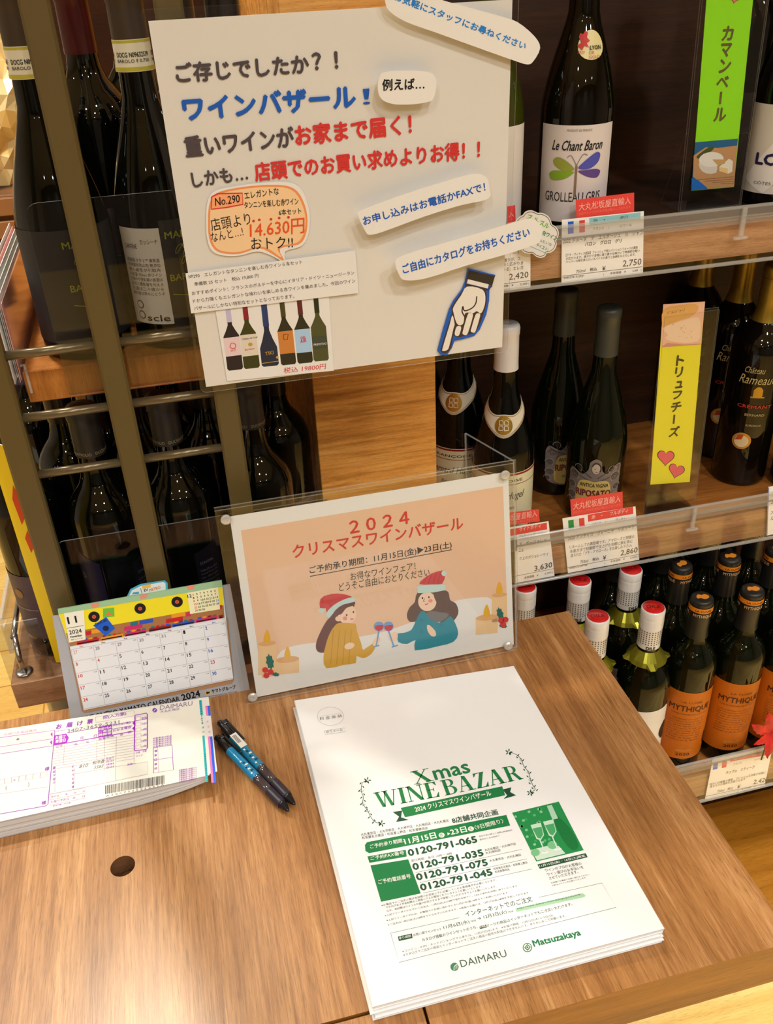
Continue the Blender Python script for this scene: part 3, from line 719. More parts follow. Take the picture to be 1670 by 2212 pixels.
def k_plain(t, cap=(60, 24, 24)):
    H = .30; P = prof_bordeaux(H); rf = rfun(P); glass(t, P, M_GLASS)
    capsule(rf, H, H - .055, mat('capsule_%d_%d_%d' % cap, cap, .3, metal=.3), t, .001)
    lb = local_g('label', band(rf, .03, .115, .0005, 30, 3, -1.2, 1.2), mat('label_plum_grey', (84, 66, 74), .5), t, True)
    s = surf(rf, .08); s.ell(0, 90, 6, 6, ink(150, 110, 60), 2); s.line([(-20, 70), (20, 70)], .8, ink(170, 160, 160), 2); s.flush(lb, True)
PROTO = {}
BN = {'dile': k_dile, 'myth': k_myth, 'beauj': k_beauj, 'rip': k_rip, 'ran': k_ran, 'chant': k_chant, 'neigh': k_neigh, 'lo': k_lo, 'duck': k_duck,
      'bar': lambda t: k_barolo(t, 'N09632543', False), 'barb': lambda t: k_barolo(t, 'N09632539', True),
      'p_red': lambda t: k_plain(t, (72, 16, 16)), 'p_dark': lambda t: k_plain(t, (34, 28, 26)), 'p_pink': lambda t: k_plain(t, (214, 150, 150)), 'p_blue': lambda t: k_plain(t, (60, 62, 140)), 'p_silver': lambda t: k_plain(t, (170, 162, 156))}
def bottle(kind, x, y, z, rz, label, group=None):
    if kind in PROTO:
        t = copy_tree(PROTO[kind]); t.location = (x, y, z); t.rotation_euler = (0, 0, rz); t['label'] = label
        if 'group' in t: del t['group']
        if group: t['group'] = group
    else:
        t = thing('wine_bottle', label, 'bottle', (x, y, z), group, rz); BN[kind](t); PROTO[kind] = t
    return t
zb, zm, zt = ZS
GD, GM = 'white screw cap bottles on the bottom shelf', 'orange label bottles on the bottom shelf'
bottle('dile', .545, .842, zb, -.30, 'front bottle with red-topped dotted white cap and full white label, beside the desk edge', GD)
bottle('dile', .467, .846, zb, -.2, 'red-topped dotted white cap bottle nearest the desk corner, its body hidden by the desk', GD)
bottle('dile', .557, .929, zb, .1, 'red-topped white cap bottle standing behind the front one with the white label', GD)
bottle('dile', .478, .926, zb, -.4, 'red-topped white cap bottle below the tag reading 2,860', GD)
bottle('dile', .400, .934, zb, -.1, 'red-topped white cap bottle below the tag reading 3,630, half behind the acrylic sign', GD)
bottle('myth', .621, .848, zb, -.30, 'orange label wine bottle in the front row, right of the white label bottle', GM)
bottle('myth', .695, .844, zb, -.25, 'orange label wine bottle in the front row, second from the white label bottle', GM)
bottle('myth', .770, .840, zb, -.2, 'orange label wine bottle in the front row at the right edge behind the red leaf', GM)
bottle('myth', .634, .925, zb, .35, 'black capsule bottle directly behind the left orange label bottle', GM)
bottle('myth', .709, .922, zb, -.15, 'black capsule bottle directly behind the middle orange label bottle', GM)
bottle('myth', .784, .920, zb, .2, 'black capsule bottle in the second row at the right edge', GM)
GB = 'dark bottles in the shade at the back of the bottom shelf'
for i, (x, y) in enumerate(((.574, 1.002), (.650, 1.0), (.727, .998), (.803, .996), (.640, 1.079), (.717, 1.077), (.795, 1.075))):
    bottle('myth', x, y, zb, .5 * i, 'dark wine bottle standing in the shade in the back rows of the bottom shelf', GB)
GW = 'white capsule bottles beside the oak column'
bottle('beauj', .385, .995, zm, -.38, 'white capsule burgundy bottle with gold-sealed cream neck band, front one beside the oak column', GW)
bottle('beauj', .350, 1.078, zm, -.55, 'burgundy bottle with cream neck band, second behind the white capsule bottle', GW)
bottle('beauj', .316, 1.160, zm, -.4, 'burgundy bottle third back against the oak column with its cream label', GW)
bottle('rip', .526, 1.006, zm, -.45, 'dark bottle with grey capsule and ornate yellow-centred angel label')
bottle('rip', .505, 1.090, zm, .15, 'dark bottle with grey capsule standing behind the angel label bottle')
GR = 'gold capsule bottles on the middle shelf'
bottle('ran', .775, 1.030, zm, -.45, 'gold capsule bottle with a round medal, nearest at the right edge of the middle shelf', GR)
bottle('ran', .786, 1.112, zm, -.35, 'gold capsule bottle just right of the yellow sign stand', GR)
bottle('ran', .772, 1.194, zm, -.4, 'gold capsule bottle farthest back behind the yellow sign stand', GR)
bottle('ran', .845, .985, zm, -.5, 'gold capsule bottle at the right edge in front of the other gold capsule ones', GR)
bottle('chant', .452, .980, zt, -.36, 'tall burgundy bottle with dragonfly label and cream award sticker on the top shelf')
bottle('neigh', .350, .985, zt, -.3, 'green glass bottle on the top shelf half hidden by the white poster')
bottle('lo', .718, .985, zt, -.45, 'burgundy bottle with a grey and white label at the right edge of the top shelf')
bottle('p_dark', .700, 1.075, zt, -.3, 'slim dark bottle behind the grey and white label bottle on the top shelf')
# left unit
zl, zu = .008, .365
bottle('barb', -.004, .876, zu, -.05, 'black bottle with pale neck strip and white back label beside the poster edge')
bottle('bar', -.090, .876, zu, .15, 'black bottle with pale neck strip at the left end of the upper left shelf')
GU = 'dark bottles behind the front pair on the upper left shelf'
bottle('p_red', -.050, .962, zu, .3, 'dark bottle with a red capsule behind the olive post on the upper left shelf')
for x, y in ((.042, .965), (-.008, 1.05), (-.092, 1.05), (.075, .88)): bottle('p_dark', x, y, zu, .2, 'dark bottle standing behind the front pair on the upper left shelf', GU)
GK = 'black capsule bottles on the lower left plank'
bottle('duck', -.112, .868, zl, .25, 'black capsule bottle between the left and middle olive posts above the calendar', GK)
bottle('duck', -.034, .869, zl, -.1, 'black capsule bottle between the middle and right olive posts', GK)
bottle('duck', .053, .879, zl, -.2, 'black capsule bottle right of the right olive post', GK)
bottle('p_dark', -.194, .896, zl, -.8, 'dark bottle with plum label at the left end of the plank beside the yellow poster')
PROTO_ = BN.update({'p_cream': lambda t: k_plain(t, (206, 198, 160))})
bottle('p_cream', -.2135, .868, -.33, 0, 'bottle with a cream capsule peeping out between the plank and the calendar')
GL = 'dark bottles in the second row on the lower left plank'
for x, y in ((-.147, .968), (-.070, .955), (.010, .955), (.088, .962), (-.110, 1.035), (-.03, 1.035)): bottle('p_dark', x, y, zl, .4, 'dark bottle in the shaded second row of the lower left plank', GL)
bottle('p_blue', -.198, 1.095, zl, 0, 'bottle with a shiny blue capsule at the left end of the lower left plank')
bottle('p_pink', -.198, 1.180, zl, 0, 'bottle with a pink capsule top behind the blue capsule one')
bottle('p_silver', -.206, 1.290, zl, 0, 'bottle with a silver capsule top farthest back at the left plank end')
# ------------------------------------------------------------------ paper and print helpers
def sheet(name, S, pts, t, m, root=None, label=None, cat=None, group=None, smooth=0, lift=0.0, grp=None):
    """thin sheet cut to an outline given on the surface S"""
    if smooth: pts = smoothpts(pts, smooth)
    P = [S.wp(x, y, lift) for x, y in pts]
    a = sum(((P[i] - P[0]).cross(P[(i + 1) % len(P)] - P[0]) for i in range(len(P))), Vector())
    if a.dot(S.N) < 0: P.reverse()
    g = G().slab(P, S.N, t)
    if root is not None: return part_g(name, g, m, root, label=label)
    return solo_g(name, g, m, label=label, cat=cat, group=group)
DG = ink(78, 68, 72); BL = ink(22, 92, 190); BL2 = ink(30, 130, 214); RD = ink(214, 52, 48); WH = ink(240, 236, 228); OR = ink(240, 150, 90)

# ------------------------------------------------------------------ big laminated poster
SY = 0.7885
S = Surf((0, SY, 0), (1, 0, 0), (0, 0, 1))
pt = thing('laminated_poster', 'large white laminated poster with grey, blue and red writing in front of the olive posts', 'poster', (.155, SY, .345))
P = [S.wp(302, 28), S.wp(432, 833)]
x0, x1, z0 = .0115, .3005, .3435
z1 = .645
part_g('paper_sheet', G().box(x0, x1, SY, SY + .0006, z0 + .0, z1 - .004), mat('poster_paper', (232, 228, 220), .35, spec=.5, coat=.25), pt)
M_FE = semi('laminate_edge', (226, 228, 232), .35, .2)
g = G(); e = .0055
pts = []
for (cx, cz, a0) in ((x1 + e - .006, z1 + e - .008, 0), (x0 - e + .006, z1 + e - .008, 90), (x0 - e + .006, z0 - e + .006, 180), (x1 + e - .006, z0 - e + .006, 270)):
    for k in range(6): a = math.radians(a0 + k * 18); pts.append((cx + .006 * math.cos(a), SY - .0004, cz + .006 * math.sin(a)))
g.slab(pts, Vector((0, -1, 0)), .0014, 0, 1)
part_g('laminate_film', g, [M_FILM, M_EDGE], pt)
S = Surf((0, SY - .0006, 0), (1, 0, 0), (0, 0, 1))
S.crop(0, 0, 1)
S.text('ご存じでしたか', 383, 179, 668, 158, 42, DG, .042); S.text('？！', 676, 151, 730, 147, 36, DG, .042)
S.text('ワインバザール', 400, 261, 768, 232, 50, BL, .05); S.text('！', 784, 226, 800, 225, 34, BL, .0)
S.text('重いワインが', 403, 339, 636, 316, 44, DG, .038); S.text('お家まで届く！', 640, 315, 889, 289, 44, RD, .038)
S.text('しかも…', 418, 405, 536, 388, 32, DG, .035); S.text('店頭でのお買い求めよりお得！！', 553, 392, 1036, 341, 40, RD, .035)
S.flush(pt)
# pasted paper strips (things of their own, taped a little proud of the poster)
def strip(pts, lift, label, cat='paper strip', name='paper_strip', smooth=3, t=.0007, m=M_WHITE, group=None):
    s = Surf((0, SY - .0008 - lift, 0), (1, 0, 0), (0, 0, 1)); return s, pts, label, cat, name, smooth, t, m
def build_strip(crop, pts, lift, label, name='paper_strip', cat='paper strip', smooth=3, m=M_WHITE, bend=0.0):
    s = Surf((0, SY - .0008 - lift, 0), (1, 0, 0), (0, 0, 1)).crop(*crop)
    o = sheet(name, s, pts, .0006, m, label=label, cat=cat, smooth=smooth)
    if lift > .002:   # adhesive foam pads that hold it off the poster
        xs = [s.tf(p) for p in pts]; c = sum(xs, Vector((0, 0))) / len(xs); c.x = min(c.x, .285)
        part_g('foam_pad', G().box(c.x - .006, c.x + .006, s.O.y + .0006, SY - .0006, c.y - .004, c.y + .004), mat('foam_tape', (230, 228, 222), .8), o)
    return s, o
C4 = (750, 0, .29940)
s, o = build_strip(C4, [(222, 600), (235, 550), (270, 520), (420, 510), (590, 520), (635, 560), (645, 610), (630, 690), (600, 730), (500, 750), (400, 755), (330, 750), (260, 725), (225, 670)], .010, 'small rounded white paper tag with black writing 例えば near the poster centre')
s.text('例えば…', 255, 655, 556, 643, 82, BLK, .03); s.flush(o)
s, o = build_strip(C4, [(250, -60), (272, 0), (300, 75), (420, 155), (640, 235), (1000, 365), (1200, 435), (1300, 465), (1345, 440), (1393, 345), (1350, 260), (1230, 160), (1100, 115), (900, 60), (700, 5), (500, -60)], .006, 'long white paper strip with blue writing tilted across the top right of the poster')
s.text('お気軽にスタッフにお尋ねください', 335, 0, 1279, 360, 62, BL2, .03); s.flush(o)
C5 = (740, 380, .29940)
s, o = build_strip(C5, [(112, 285), (130, 252), (300, 185), (560, 95), (860, 5), (960, -16), (1040, 10), (1060, 90), (1052, 165), (860, 210), (600, 290), (300, 400), (200, 425), (165, 400)], .012, 'white paper strip with blue writing about phone and FAX orders')
s.text('お申し込みはお電話かFAXで！', 155, 358, 1032, 108, 66, BL, .025); s.flush(o)
s, o = build_strip(C5, [(382, 640), (400, 592), (520, 545), (700, 495), (1000, 408), (1290, 320), (1380, 312), (1436, 370), (1440, 430), (1400, 488), (1200, 560), (900, 645), (600, 740), (450, 752), (410, 715)], .014, 'long white paper strip about taking a free catalogue, its right end past the poster edge')
s.text('ご自由にカタログをお持ちください', 440, 708, 1352, 436, 70, BL, .025); s.flush(o)
# pointing hand cut-out
s, o = build_strip(C5, [(905, 668), (1104, 715), (1060, 825), (1058, 900), (1038, 1000), (990, 1110), (950, 1155), (860, 1180), (808, 1190), (790, 1240), (750, 1298), (705, 1290), (685, 1262), (720, 1130), (770, 960), (800, 900), (860, 820), (885, 760)], .0012, 'paper cut-out of a white pointing hand with blue rim at the poster bottom right', 'hand_cutout', 'paper cut-out', 0, ink(24, 92, 190))
db = ink(66, 48, 40); hw = ink(236, 230, 218)
s.poly([(910, 680), (1100, 722), (1080, 790), (893, 745)], ink(52, 44, 36), 1)
s.poly([(905, 745), (1055, 782), (1048, 812), (897, 775)], hw, 2); s.line([(893, 740), (890, 782), (1050, 822), (1078, 790)], 12, db, 3)
s.poly([(893, 785), (1022, 815), (1040, 900), (1020, 985), (985, 1080), (955, 1130), (930, 1138), (890, 1150), (830, 1165), (800, 1150), (785, 1230), (765, 1265), (735, 1280), (708, 1262), (715, 1225), (760, 1080), (790, 985), (788, 945), (850, 850), (885, 805)], db, 2, smooth=3)
s.poly([(900, 797), (1012, 822), (1030, 900), (1010, 975), (990, 990), (968, 975), (940, 990), (900, 985), (880, 1000), (872, 1060), (845, 1078), (820, 1055), (800, 985), (800, 945), (855, 860)], hw, 4, smooth=3)
s.poly([(792, 1005), (808, 1068), (800, 1100), (770, 1225), (755, 1255), (725, 1262), (722, 1240), (770, 1080)], hw, 4, smooth=3)
s.poly([(825, 1085), (855, 1088), (846, 1135), (832, 1155), (812, 1148), (810, 1125)], hw, 4, smooth=3)
s.poly([(905, 995), (930, 990), (940, 1010), (905, 1130), (885, 1148), (866, 1138), (870, 1110)], hw, 4, smooth=3)
s.poly([(960, 1000), (985, 992), (992, 1010), (960, 1118), (942, 1130), (925, 1120), (930, 1095)], hw, 4, smooth=3)
s.line([(968, 868), (960, 920), (930, 955), (880, 972), (868, 940)], 9, db, 5, smooth=4); s.line([(868, 940), (862, 980), (885, 1020)], 9, db, 5, smooth=3)
s.flush(o)
# orange speech bubble
C3 = (350, 380, .29940)
s, o = build_strip(C3, [(318, 300), (330, 180), (380, 110), (500, 80), (700, 52), (900, 45), (1000, 90), (1050, 200), (1068, 320), (1050, 440), (1000, 510), (890, 545), (885, 625), (800, 580), (690, 545), (560, 575), (440, 575), (360, 540), (325, 450)], .0008, 'orange speech bubble note with handwritten price 14,630円 on the poster', 'speech_bubble_note', 'note', 3)
s.poly([(332, 310), (345, 195), (395, 125), (520, 90), (700, 68), (880, 68), (975, 110), (1030, 210), (1050, 320), (1035, 430), (985, 495), (850, 525), (880, 612), (790, 560), (700, 522), (560, 562), (450, 560), (380, 530), (340, 450)], OR, 1, smooth=3)
s.poly([(346, 320), (358, 205), (405, 138), (520, 104), (700, 82), (870, 82), (960, 120), (1015, 215), (1036, 320), (1020, 420), (970, 483), (835, 512), (864, 590), (790, 540), (700, 508), (560, 548), (455, 546), (390, 518), (354, 440)], ink(246, 208, 160), 2, smooth=3)
s.poly([(360, 150), (480, 122), (580, 124), (584, 205), (480, 225), (358, 240)], ink(250, 170, 120), 3)
s.line([(358, 152), (400, 128), (580, 124), (584, 205), (460, 228), (356, 240)], 9, RD, 4, True)
s.text('No.290', 385, 216, 565, 190, 58, BLK, .01, 5, shear=.15); s.text('エレガントな', 598, 168, 845, 132, 52, BLK, .01, 5); s.text('タンニンを楽しむ赤ワイン', 595, 236, 985, 206, 50, BLK, .01, 5)
s.text('6本セット', 845, 286, 1005, 272, 44, BLK, .01, 5); s.text('店頭より', 360, 400, 645, 350, 92, BLK, .0, 5); s.text('なんと…!', 362, 478, 590, 430, 70, BLK, 0, 5)
s.text('14.630円', 636, 448, 1035, 410, 110, ink(232, 84, 30), .01, 5, shear=.1); s.text('おトク!!', 645, 530, 945, 518, 84, BLK, .0, 5)
for x, y in ((660, 325), (702, 316), (786, 312), (845, 303), (912, 298)): s.ell(x, y, 10, 9, RD, 5)
s.flush(o)
# typed slip
s, o = build_strip(C3, [(170, 705), (1395, 540), (1418, 845), (210, 992)], .0022, 'white typed paper slip about the set of six red wines', 'typed_slip', 'note', 0)
tb = ink(74, 64, 60)
s.text('№290　エレガントなタンニンを楽しむ赤ワイン６本セット', 195, 742, 1012, 634, 30, tb); s.text('準備数 25 セット　税込 19,800 円', 235, 797, 698, 734, 30, tb)
s.text('おすすめポイント：フランスのボルドーを中心にイタリア・ドイツ・ニュージーラン', 218, 862, 1388, 712, 30, tb); s.text('ドから力強くもエレガントな味わいを楽しめる赤ワインを集めました。今回のワイン', 226, 918, 1395, 770, 30, tb)
s.text('バザールにしかない特別なセットとなっております。', 234, 972, 955, 880, 30, tb); s.flush(o)
# photo of six bottles
s, o = build_strip(C3, [(385, 965), (1205, 868), (1240, 1405), (470, 1480)], .0005, 'white photo print of six wine bottles in a row', 'photo_print', 'photo', 0)
def flatbottle(s, tx, ty, bx, by, hw_, cap, gl, lab, l0, l1, sh=.45, nw=.28):
    """bottle drawing between the top point and the base point"""
    dx, dy = bx - tx, by - ty; L = math.hypot(dx, dy); ux, uy = dx / L, dy / L; px_, py_ = uy, -ux
    P_ = lambda a, b: (tx + ux * L * a + px_ * hw_ * b, ty + uy * L * a + py_ * hw_ * b)
    s.poly([P_(0, nw), P_(sh * .6, nw), P_(sh * .8, .6), P_(sh, 1), P_(.97, 1), P_(1, .8), P_(1, -.8), P_(.97, -1), P_(sh, -1), P_(sh * .8, -.6), P_(sh * .6, -nw), P_(0, -nw)], gl, 1)
    s.poly([P_(-.01, nw * 1.15), P_(sh * .5, nw * 1.15), P_(sh * .5, -nw * 1.15), P_(-.01, -nw * 1.15)], cap, 2)
    if lab: s.poly([P_(l0, 1), P_(l1, 1), P_(l1, -1), P_(l0, -1)], lab, 2)
    return P_
gk = ink(44, 42, 24)
f = flatbottle(s, 475, 955, 530, 1400, 57, ink(196, 190, 220), ink(40, 30, 34), ink(232, 206, 206), .47, .77)
s.line([(490, 1240), (500, 1205), (530, 1215), (525, 1245), (495, 1240)], 5, RD, 4, smooth=2); s.text('EAST', 498, 1268, 536, 1262, 14, RD, 0, 4)
f = flatbottle(s, 597, 935, 650, 1388, 58, ink(140, 34, 44), ink(60, 60, 20), ink(226, 214, 196), .46, .80)
s.text('Château de Loup', 578, 1190, 690, 1172, 20, BLK, 0, 4, shear=.3); s.ell(637, 1215, 16, 13, GOLDP, 4); s.text('Bordeaux', 600, 1262, 668, 1250, 16, RD, 0, 4)
f = flatbottle(s, 735, 930, 783, 1372, 62, ink(40, 60, 110), ink(34, 40, 62), None, 0, 0, .7, .3)
s.text('TIKI', 748, 1296, 806, 1284, 26, GOLDP, 0, 4); s.line([(722, 1352), (840, 1335)], 5, GOLDP, 4); s.ell(832, 1308, 10, 10, GOLDP, 4)
f = flatbottle(s, 865, 912, 915, 1362, 55, ink(70, 70, 30), gk, ink(206, 130, 60), .46, .82); s.line([(875, 1145), (910, 1140), (905, 1180), (880, 1182)], 5, ink(120, 60, 20), 4, True)
f = flatbottle(s, 990, 897, 1035, 1350, 56, ink(100, 34, 40), gk, ink(170, 206, 236), .46, .83); s.text('DEL', 1003, 1180, 1040, 1172, 20, RD, .02, 4); s.text('AIR', 1000, 1206, 1044, 1196, 24, RD, .02, 4)
f = flatbottle(s, 1110, 887, 1150, 1335, 55, ink(40, 44, 20), ink(78, 80, 40), ink(66, 72, 56), .60, .80); s.text('PRIMITIVO', 1095, 1226, 1188, 1216, 16, WH, 0, 4)
s.text('税込 19800円', 878, 1425, 1185, 1392, 42, RD, .0, 4, shear=.1); s.flush(o)

# ------------------------------------------------------------------ acrylic stand with the Christmas poster
th = math.atan2(.030, .225); 
O = Vector((0, .7345, .0005)); Vs = Vector((0, math.sin(th), math.cos(th)))
AS = Surf(O, (1, 0, 0), Vs)
st = thing('acrylic_poster_stand', 'clear acrylic stand holding a peach Christmas wine poster with two toasting women', 'sign stand', (.153, .735, 0))
ux0, ux1, vh = 0.0005, 0.3065, .2275
def uvbox(g, S_, u0, u1, v0, v1, n0, n1, mi=0, side=None):
    g.slab([S_.at(u0, v0, n1), S_.at(u1, v0, n1), S_.at(u1, v1, n1), S_.at(u0, v1, n1)], S_.N, n1 - n0, mi, side)
g = G(); uvbox(g, AS, ux0, ux1, 0, vh, .0015, .0040, 0, 1); part_g('front_plate', g, [M_CLEAR, M_EDGE], st)
g = G(); uvbox(g, AS, ux0, ux1 + .0045, 0, vh + .001, -.0045, -.0015, 0, 1); part_g('back_plate', g, [M_CLEAR, M_EDGE], st)
# folded wing going back from the right edge
c1 = AS.at(ux1 + .0035, 0, -.003); c2 = AS.at(ux1 + .0035, vh, -.003)
d = Vector((-.34, .94, 0)).normalized(); nn = Vector((d.y, -d.x, 0))
g = G().slab([c1, c1 + d * .085, c2 + d * .085 * .95, c2], nn, .0026, 0, 1) if (c1 + d - c1).cross(c2 - c1).dot(nn) > 0 else G().slab([c2, c2 + d * .081, c1 + d * .085, c1], nn, .0026, 0, 1)
part_g('side_wing', g, [M_CLEAR, M_EDGE], st)
paper = mat('poster_paper_b', (240, 239, 234), .4, coat=.1)
S = Surf(AS.at(0, 0, 0), (1, 0, 0), Vs)
ps = sheet('poster_sheet', S, [(496, 1116), (1098, 1019), (1110, 1392), (555, 1506)], .0004, paper, st)
S = Surf(AS.at(0, 0, .0001), (1, 0, 0), Vs).crop(440, 1050, .43114)
pe = ink(238, 198, 166); sn = ink(238, 234, 230)
S.poly([(187, 222), (1500, 0), (1523, 690), (1365, 735), (1150, 800), (480, 930), (292, 962)], pe, 1)
S.poly([(370, 850), (450, 800), (640, 775), (860, 740), (1020, 690), (1140, 640), (1230, 585), (1350, 560), (1450, 570), (1480, 700), (1365, 740), (1220, 790), (1000, 830), (760, 890), (480, 935), (380, 945)], sn, 2, smooth=3)
S.text('２０２４', 735, 238, 1030, 186, 62, RD, .03, 4); S.text('クリスマスワインバザール', 450, 362, 1300, 215, 66, RD, .02, 4)
kk = ink(56, 48, 40)
S.text('ご予約承り期間：11月15日(金)▶23日(土)', 533, 444, 1243, 314, 42, kk, .012, 4); S.line([(533, 452), (1243, 318)], 4, kk, 4)
S.text('お得なワインフェア！', 736, 474, 1062, 418, 40, kk, 0, 4); S.text('どうぞご自由におとりください', 680, 528, 1132, 450, 42, kk, 0, 4)
sk = ink(250, 214, 186); br_ = ink(110, 66, 62); yw = ink(218, 168, 62); tl = ink(38, 144, 164); hatr = ink(208, 62, 66); hatw = ink(200, 226, 220)
# left woman
S.poly([(655, 640), (620, 670), (590, 720), (565, 780), (565, 820), (590, 835), (625, 820), (650, 760), (690, 700), (720, 640), (755, 600), (740, 575), (690, 590)], br_, 3, smooth=4)
S.ell(718, 640, 46, 52, sk, 4); S.ell(675, 664, 16, 13, sk, 5)
S.poly([(628, 660), (640, 630), (700, 590), (752, 575), (755, 595), (715, 610), (690, 640), (660, 650), (650, 680)], br_, 6, smooth=3)
S.poly([(583, 610), (585, 565), (620, 545), (670, 538), (720, 545), (745, 562), (680, 585), (635, 625), (618, 650), (612, 610)], hatr, 6, smooth=2)
S.poly([(612, 640), (645, 600), (700, 568), (750, 555), (756, 578), (700, 592), (660, 620), (630, 660)], hatw, 7, smooth=2); S.ell(590, 623, 14, 13, hatw, 7)
S.ell(716, 645, 4, 5, kk, 7); S.ell(750, 630, 4, 5, kk, 7); S.line([(735, 662), (743, 667), (750, 662)], 4, hatr, 7, smooth=2); S.ell(708, 662, 11, 10, ink(244, 150, 140), 6)
S.poly([(665, 690), (700, 685), (760, 690), (765, 720), (790, 790), (800, 820), (850, 785), (862, 800), (840, 840), (800, 862), (765, 850), (762, 885), (700, 895), (615, 912), (600, 860), (610, 800), (630, 740)], yw, 5, smooth=2)
for x in (650, 680, 710, 740): S.line([(x, 720), (x - 14, 890)], 3, ink(190, 140, 44), 6)
S.ell(730, 800, 26, 16, sk, 7, -.3); S.poly([(845, 780), (870, 755), (885, 760), (882, 780), (862, 800), (850, 798)], sk, 6, smooth=2)
# right woman
hb = ink(104, 76, 66)
S.poly([(1068, 540), (1058, 580), (1030, 610), (1018, 650), (1035, 680), (1085, 670), (1110, 640), (1150, 670), (1230, 690), (1275, 640), (1265, 590), (1235, 570), (1225, 530), (1190, 520), (1120, 520)], hb, 3, smooth=3)
S.ell(1120, 578, 46, 48, sk, 5); S.poly([(1078, 540), (1070, 590), (1062, 560), (1072, 528)], hb, 6); S.poly([(1150, 540), (1200, 530), (1220, 580), (1200, 640), (1165, 630), (1168, 585)], hb, 6, smooth=2)
S.poly([(1080, 490), (1100, 465), (1140, 438), (1195, 422), (1210, 440), (1195, 488), (1140, 492)], hatr, 7, smooth=2); S.poly([(1068, 500), (1140, 492), (1208, 492), (1212, 520), (1150, 532), (1072, 535)], hatw, 8, smooth=1); S.ell(1204, 436, 13, 14, hatw, 8)
for q in range(4): S.line([(1100 + q * 24, 486), (1120 + q * 22, 448 - q * 4)], 3, ink(170, 40, 50), 9)
S.ell(1096, 560, 4, 5, kk, 7); S.ell(1128, 556, 4, 5, kk, 7); S.line([(1106, 562), (1100, 576), (1108, 577)], 3, kk, 7); S.line([(1108, 590), (1118, 592), (1124, 584)], 4, hatr, 7, smooth=2); S.ell(1136, 574, 11, 9, ink(244, 150, 140), 6)
S.poly([(1090, 625), (1120, 640), (1160, 680), (1200, 680), (1235, 650), (1262, 690), (1275, 740), (1250, 780), (1180, 800), (1058, 822), (1062, 770), (1020, 790), (975, 780), (968, 740), (1000, 735), (1040, 720), (1060, 680)], tl, 6, smooth=2)
S.poly([(1115, 640), (1140, 625), (1190, 632), (1230, 640), (1200, 672), (1165, 682), (1135, 665)], ink(124, 120, 122), 7, smooth=2)
S.poly([(1118, 700), (1130, 695), (1160, 725), (1162, 750), (1140, 750), (1122, 725)], sk, 7, smooth=2); S.poly([(968, 730), (940, 735), (925, 760), (940, 778), (970, 768)], sk, 7, smooth=2)
for x, y in ((1090, 670), (1190, 690), (1090, 730)): S.line([(x - 12, y), (x + 12, y + 2)], 3, ink(24, 120, 146), 7); S.line([(x, y - 12), (x + 2, y + 12)], 3, ink(24, 120, 146), 7)
# glasses
for gx, lean in ((878, -.05), (926, .08)):
    c_ = ink(120, 166, 214)
    S.ell(gx, 702, 25, 24, c_, 8, n=18); S.poly([(gx - 20, 700), (gx + 20, 694), (gx + 16, 716), (gx, 724), (gx - 14, 718)], ink(206, 60, 80), 9, smooth=2)
    S.line([(gx, 724), (gx - 14 + (gx > 900) * 40, 800)], 7, c_, 8); S.line([(gx - 28 + (gx > 900) * 44, 806), (gx + 2 + (gx > 900) * 44, 796)], 7, c_, 8)
# candles and holly
def candle(x, y, w_, h, fl_):
    S.poly([(x - w_, y), (x + w_, y - w_ * .15), (x + w_, y + h), (x - w_, y + h + w_ * .2)], ink(240, 204, 156), 4); S.ell(x, y, w_, w_ * .28, ink(226, 176, 124), 5, -.1)
    S.poly([(x, y - fl_ * 1.6), (x + fl_ * .35, y - fl_ * .7), (x + fl_ * .25, y - fl_ * .15), (x - fl_ * .25, y - fl_ * .12), (x - fl_ * .38, y - fl_ * .6)], ink(236, 180, 50), 6, smooth=3)
candle(318, 788, 44, 150, 44); candle(420, 868, 58, 66, 42); candle(1482, 545, 38, 130, 42); candle(1418, 658, 55, 76, 42)
hg = ink(24, 110, 104)
def leafp(cx, cy, L, a):
    pts = []
    for k in range(16):
        t = 2 * math.pi * k / 16; r = 1.0 if k % 2 == 0 else .74; X = L * math.cos(t) * r; Y = L * .5 * math.sin(t) * r
        pts.append((cx + X * math.cos(a) - Y * math.sin(a), cy + X * math.sin(a) + Y * math.cos(a)))
    S.poly(pts, hg, 7)
leafp(332, 880, 42, 1.4); leafp(360, 942, 22, .2); leafp(1485, 640, 36, 1.3); leafp(1500, 700, 22, .2)
for x, y in ((308, 920), (335, 930), (314, 948), (1490, 672), (1512, 668), (1500, 692)): S.ell(x, y, 15, 14, ink(212, 58, 64), 8)
S.flush(ps)
# screws in the four corners
for u, v in ((.010, .2175), (ux1 - .010, .2165), (.008, .0085), (ux1 - .010, .0085)):
    g = G(); c = AS.at(u, v, 0)
    for (ra, na), (rb, nb) in zip(((.0052, .004), (.0052, .0055), (.004, .0066), (.0018, .0068)), ((.0052, .0055), (.004, .0066), (.0018, .0068), (.0001, .0060))):
        V = []
        for rr, n_ in ((ra, na), (rb, nb)):
            for k in range(18):
                a = 2 * math.pi * k / 18; V.append(AS.at(u + rr * math.cos(a), v + rr * math.sin(a), n_))
        g.add(V, [(k, (k + 1) % 18, 18 + (k + 1) % 18, 18 + k) for k in range(18)])
    part_g('corner_screw', g, mat('clear_plastic_screw', (206, 202, 192), .12, metal=.3, coat=.5), st, True)

# ------------------------------------------------------------------ desk calendar
ct = thing('desk_calendar', 'desk calendar showing November 2024 in a grey card frame left of the acrylic stand', 'calendar', (-.088, .775, 0))
O = Vector((0, .7545, .0008)); th = math.atan2(.0305, .118); Vc = Vector((0, math.sin(th), math.cos(th)))
CS = Surf(O, (1, 0, 0), Vc)
gm = mat('calendar_grey_card', (178, 178, 182), .45)
sheet('frame_card', CS, [(113, 1331), (131, 1329), (480, 1265), (497, 1262), (541, 1496), (154, 1561)], .0016, gm, ct)
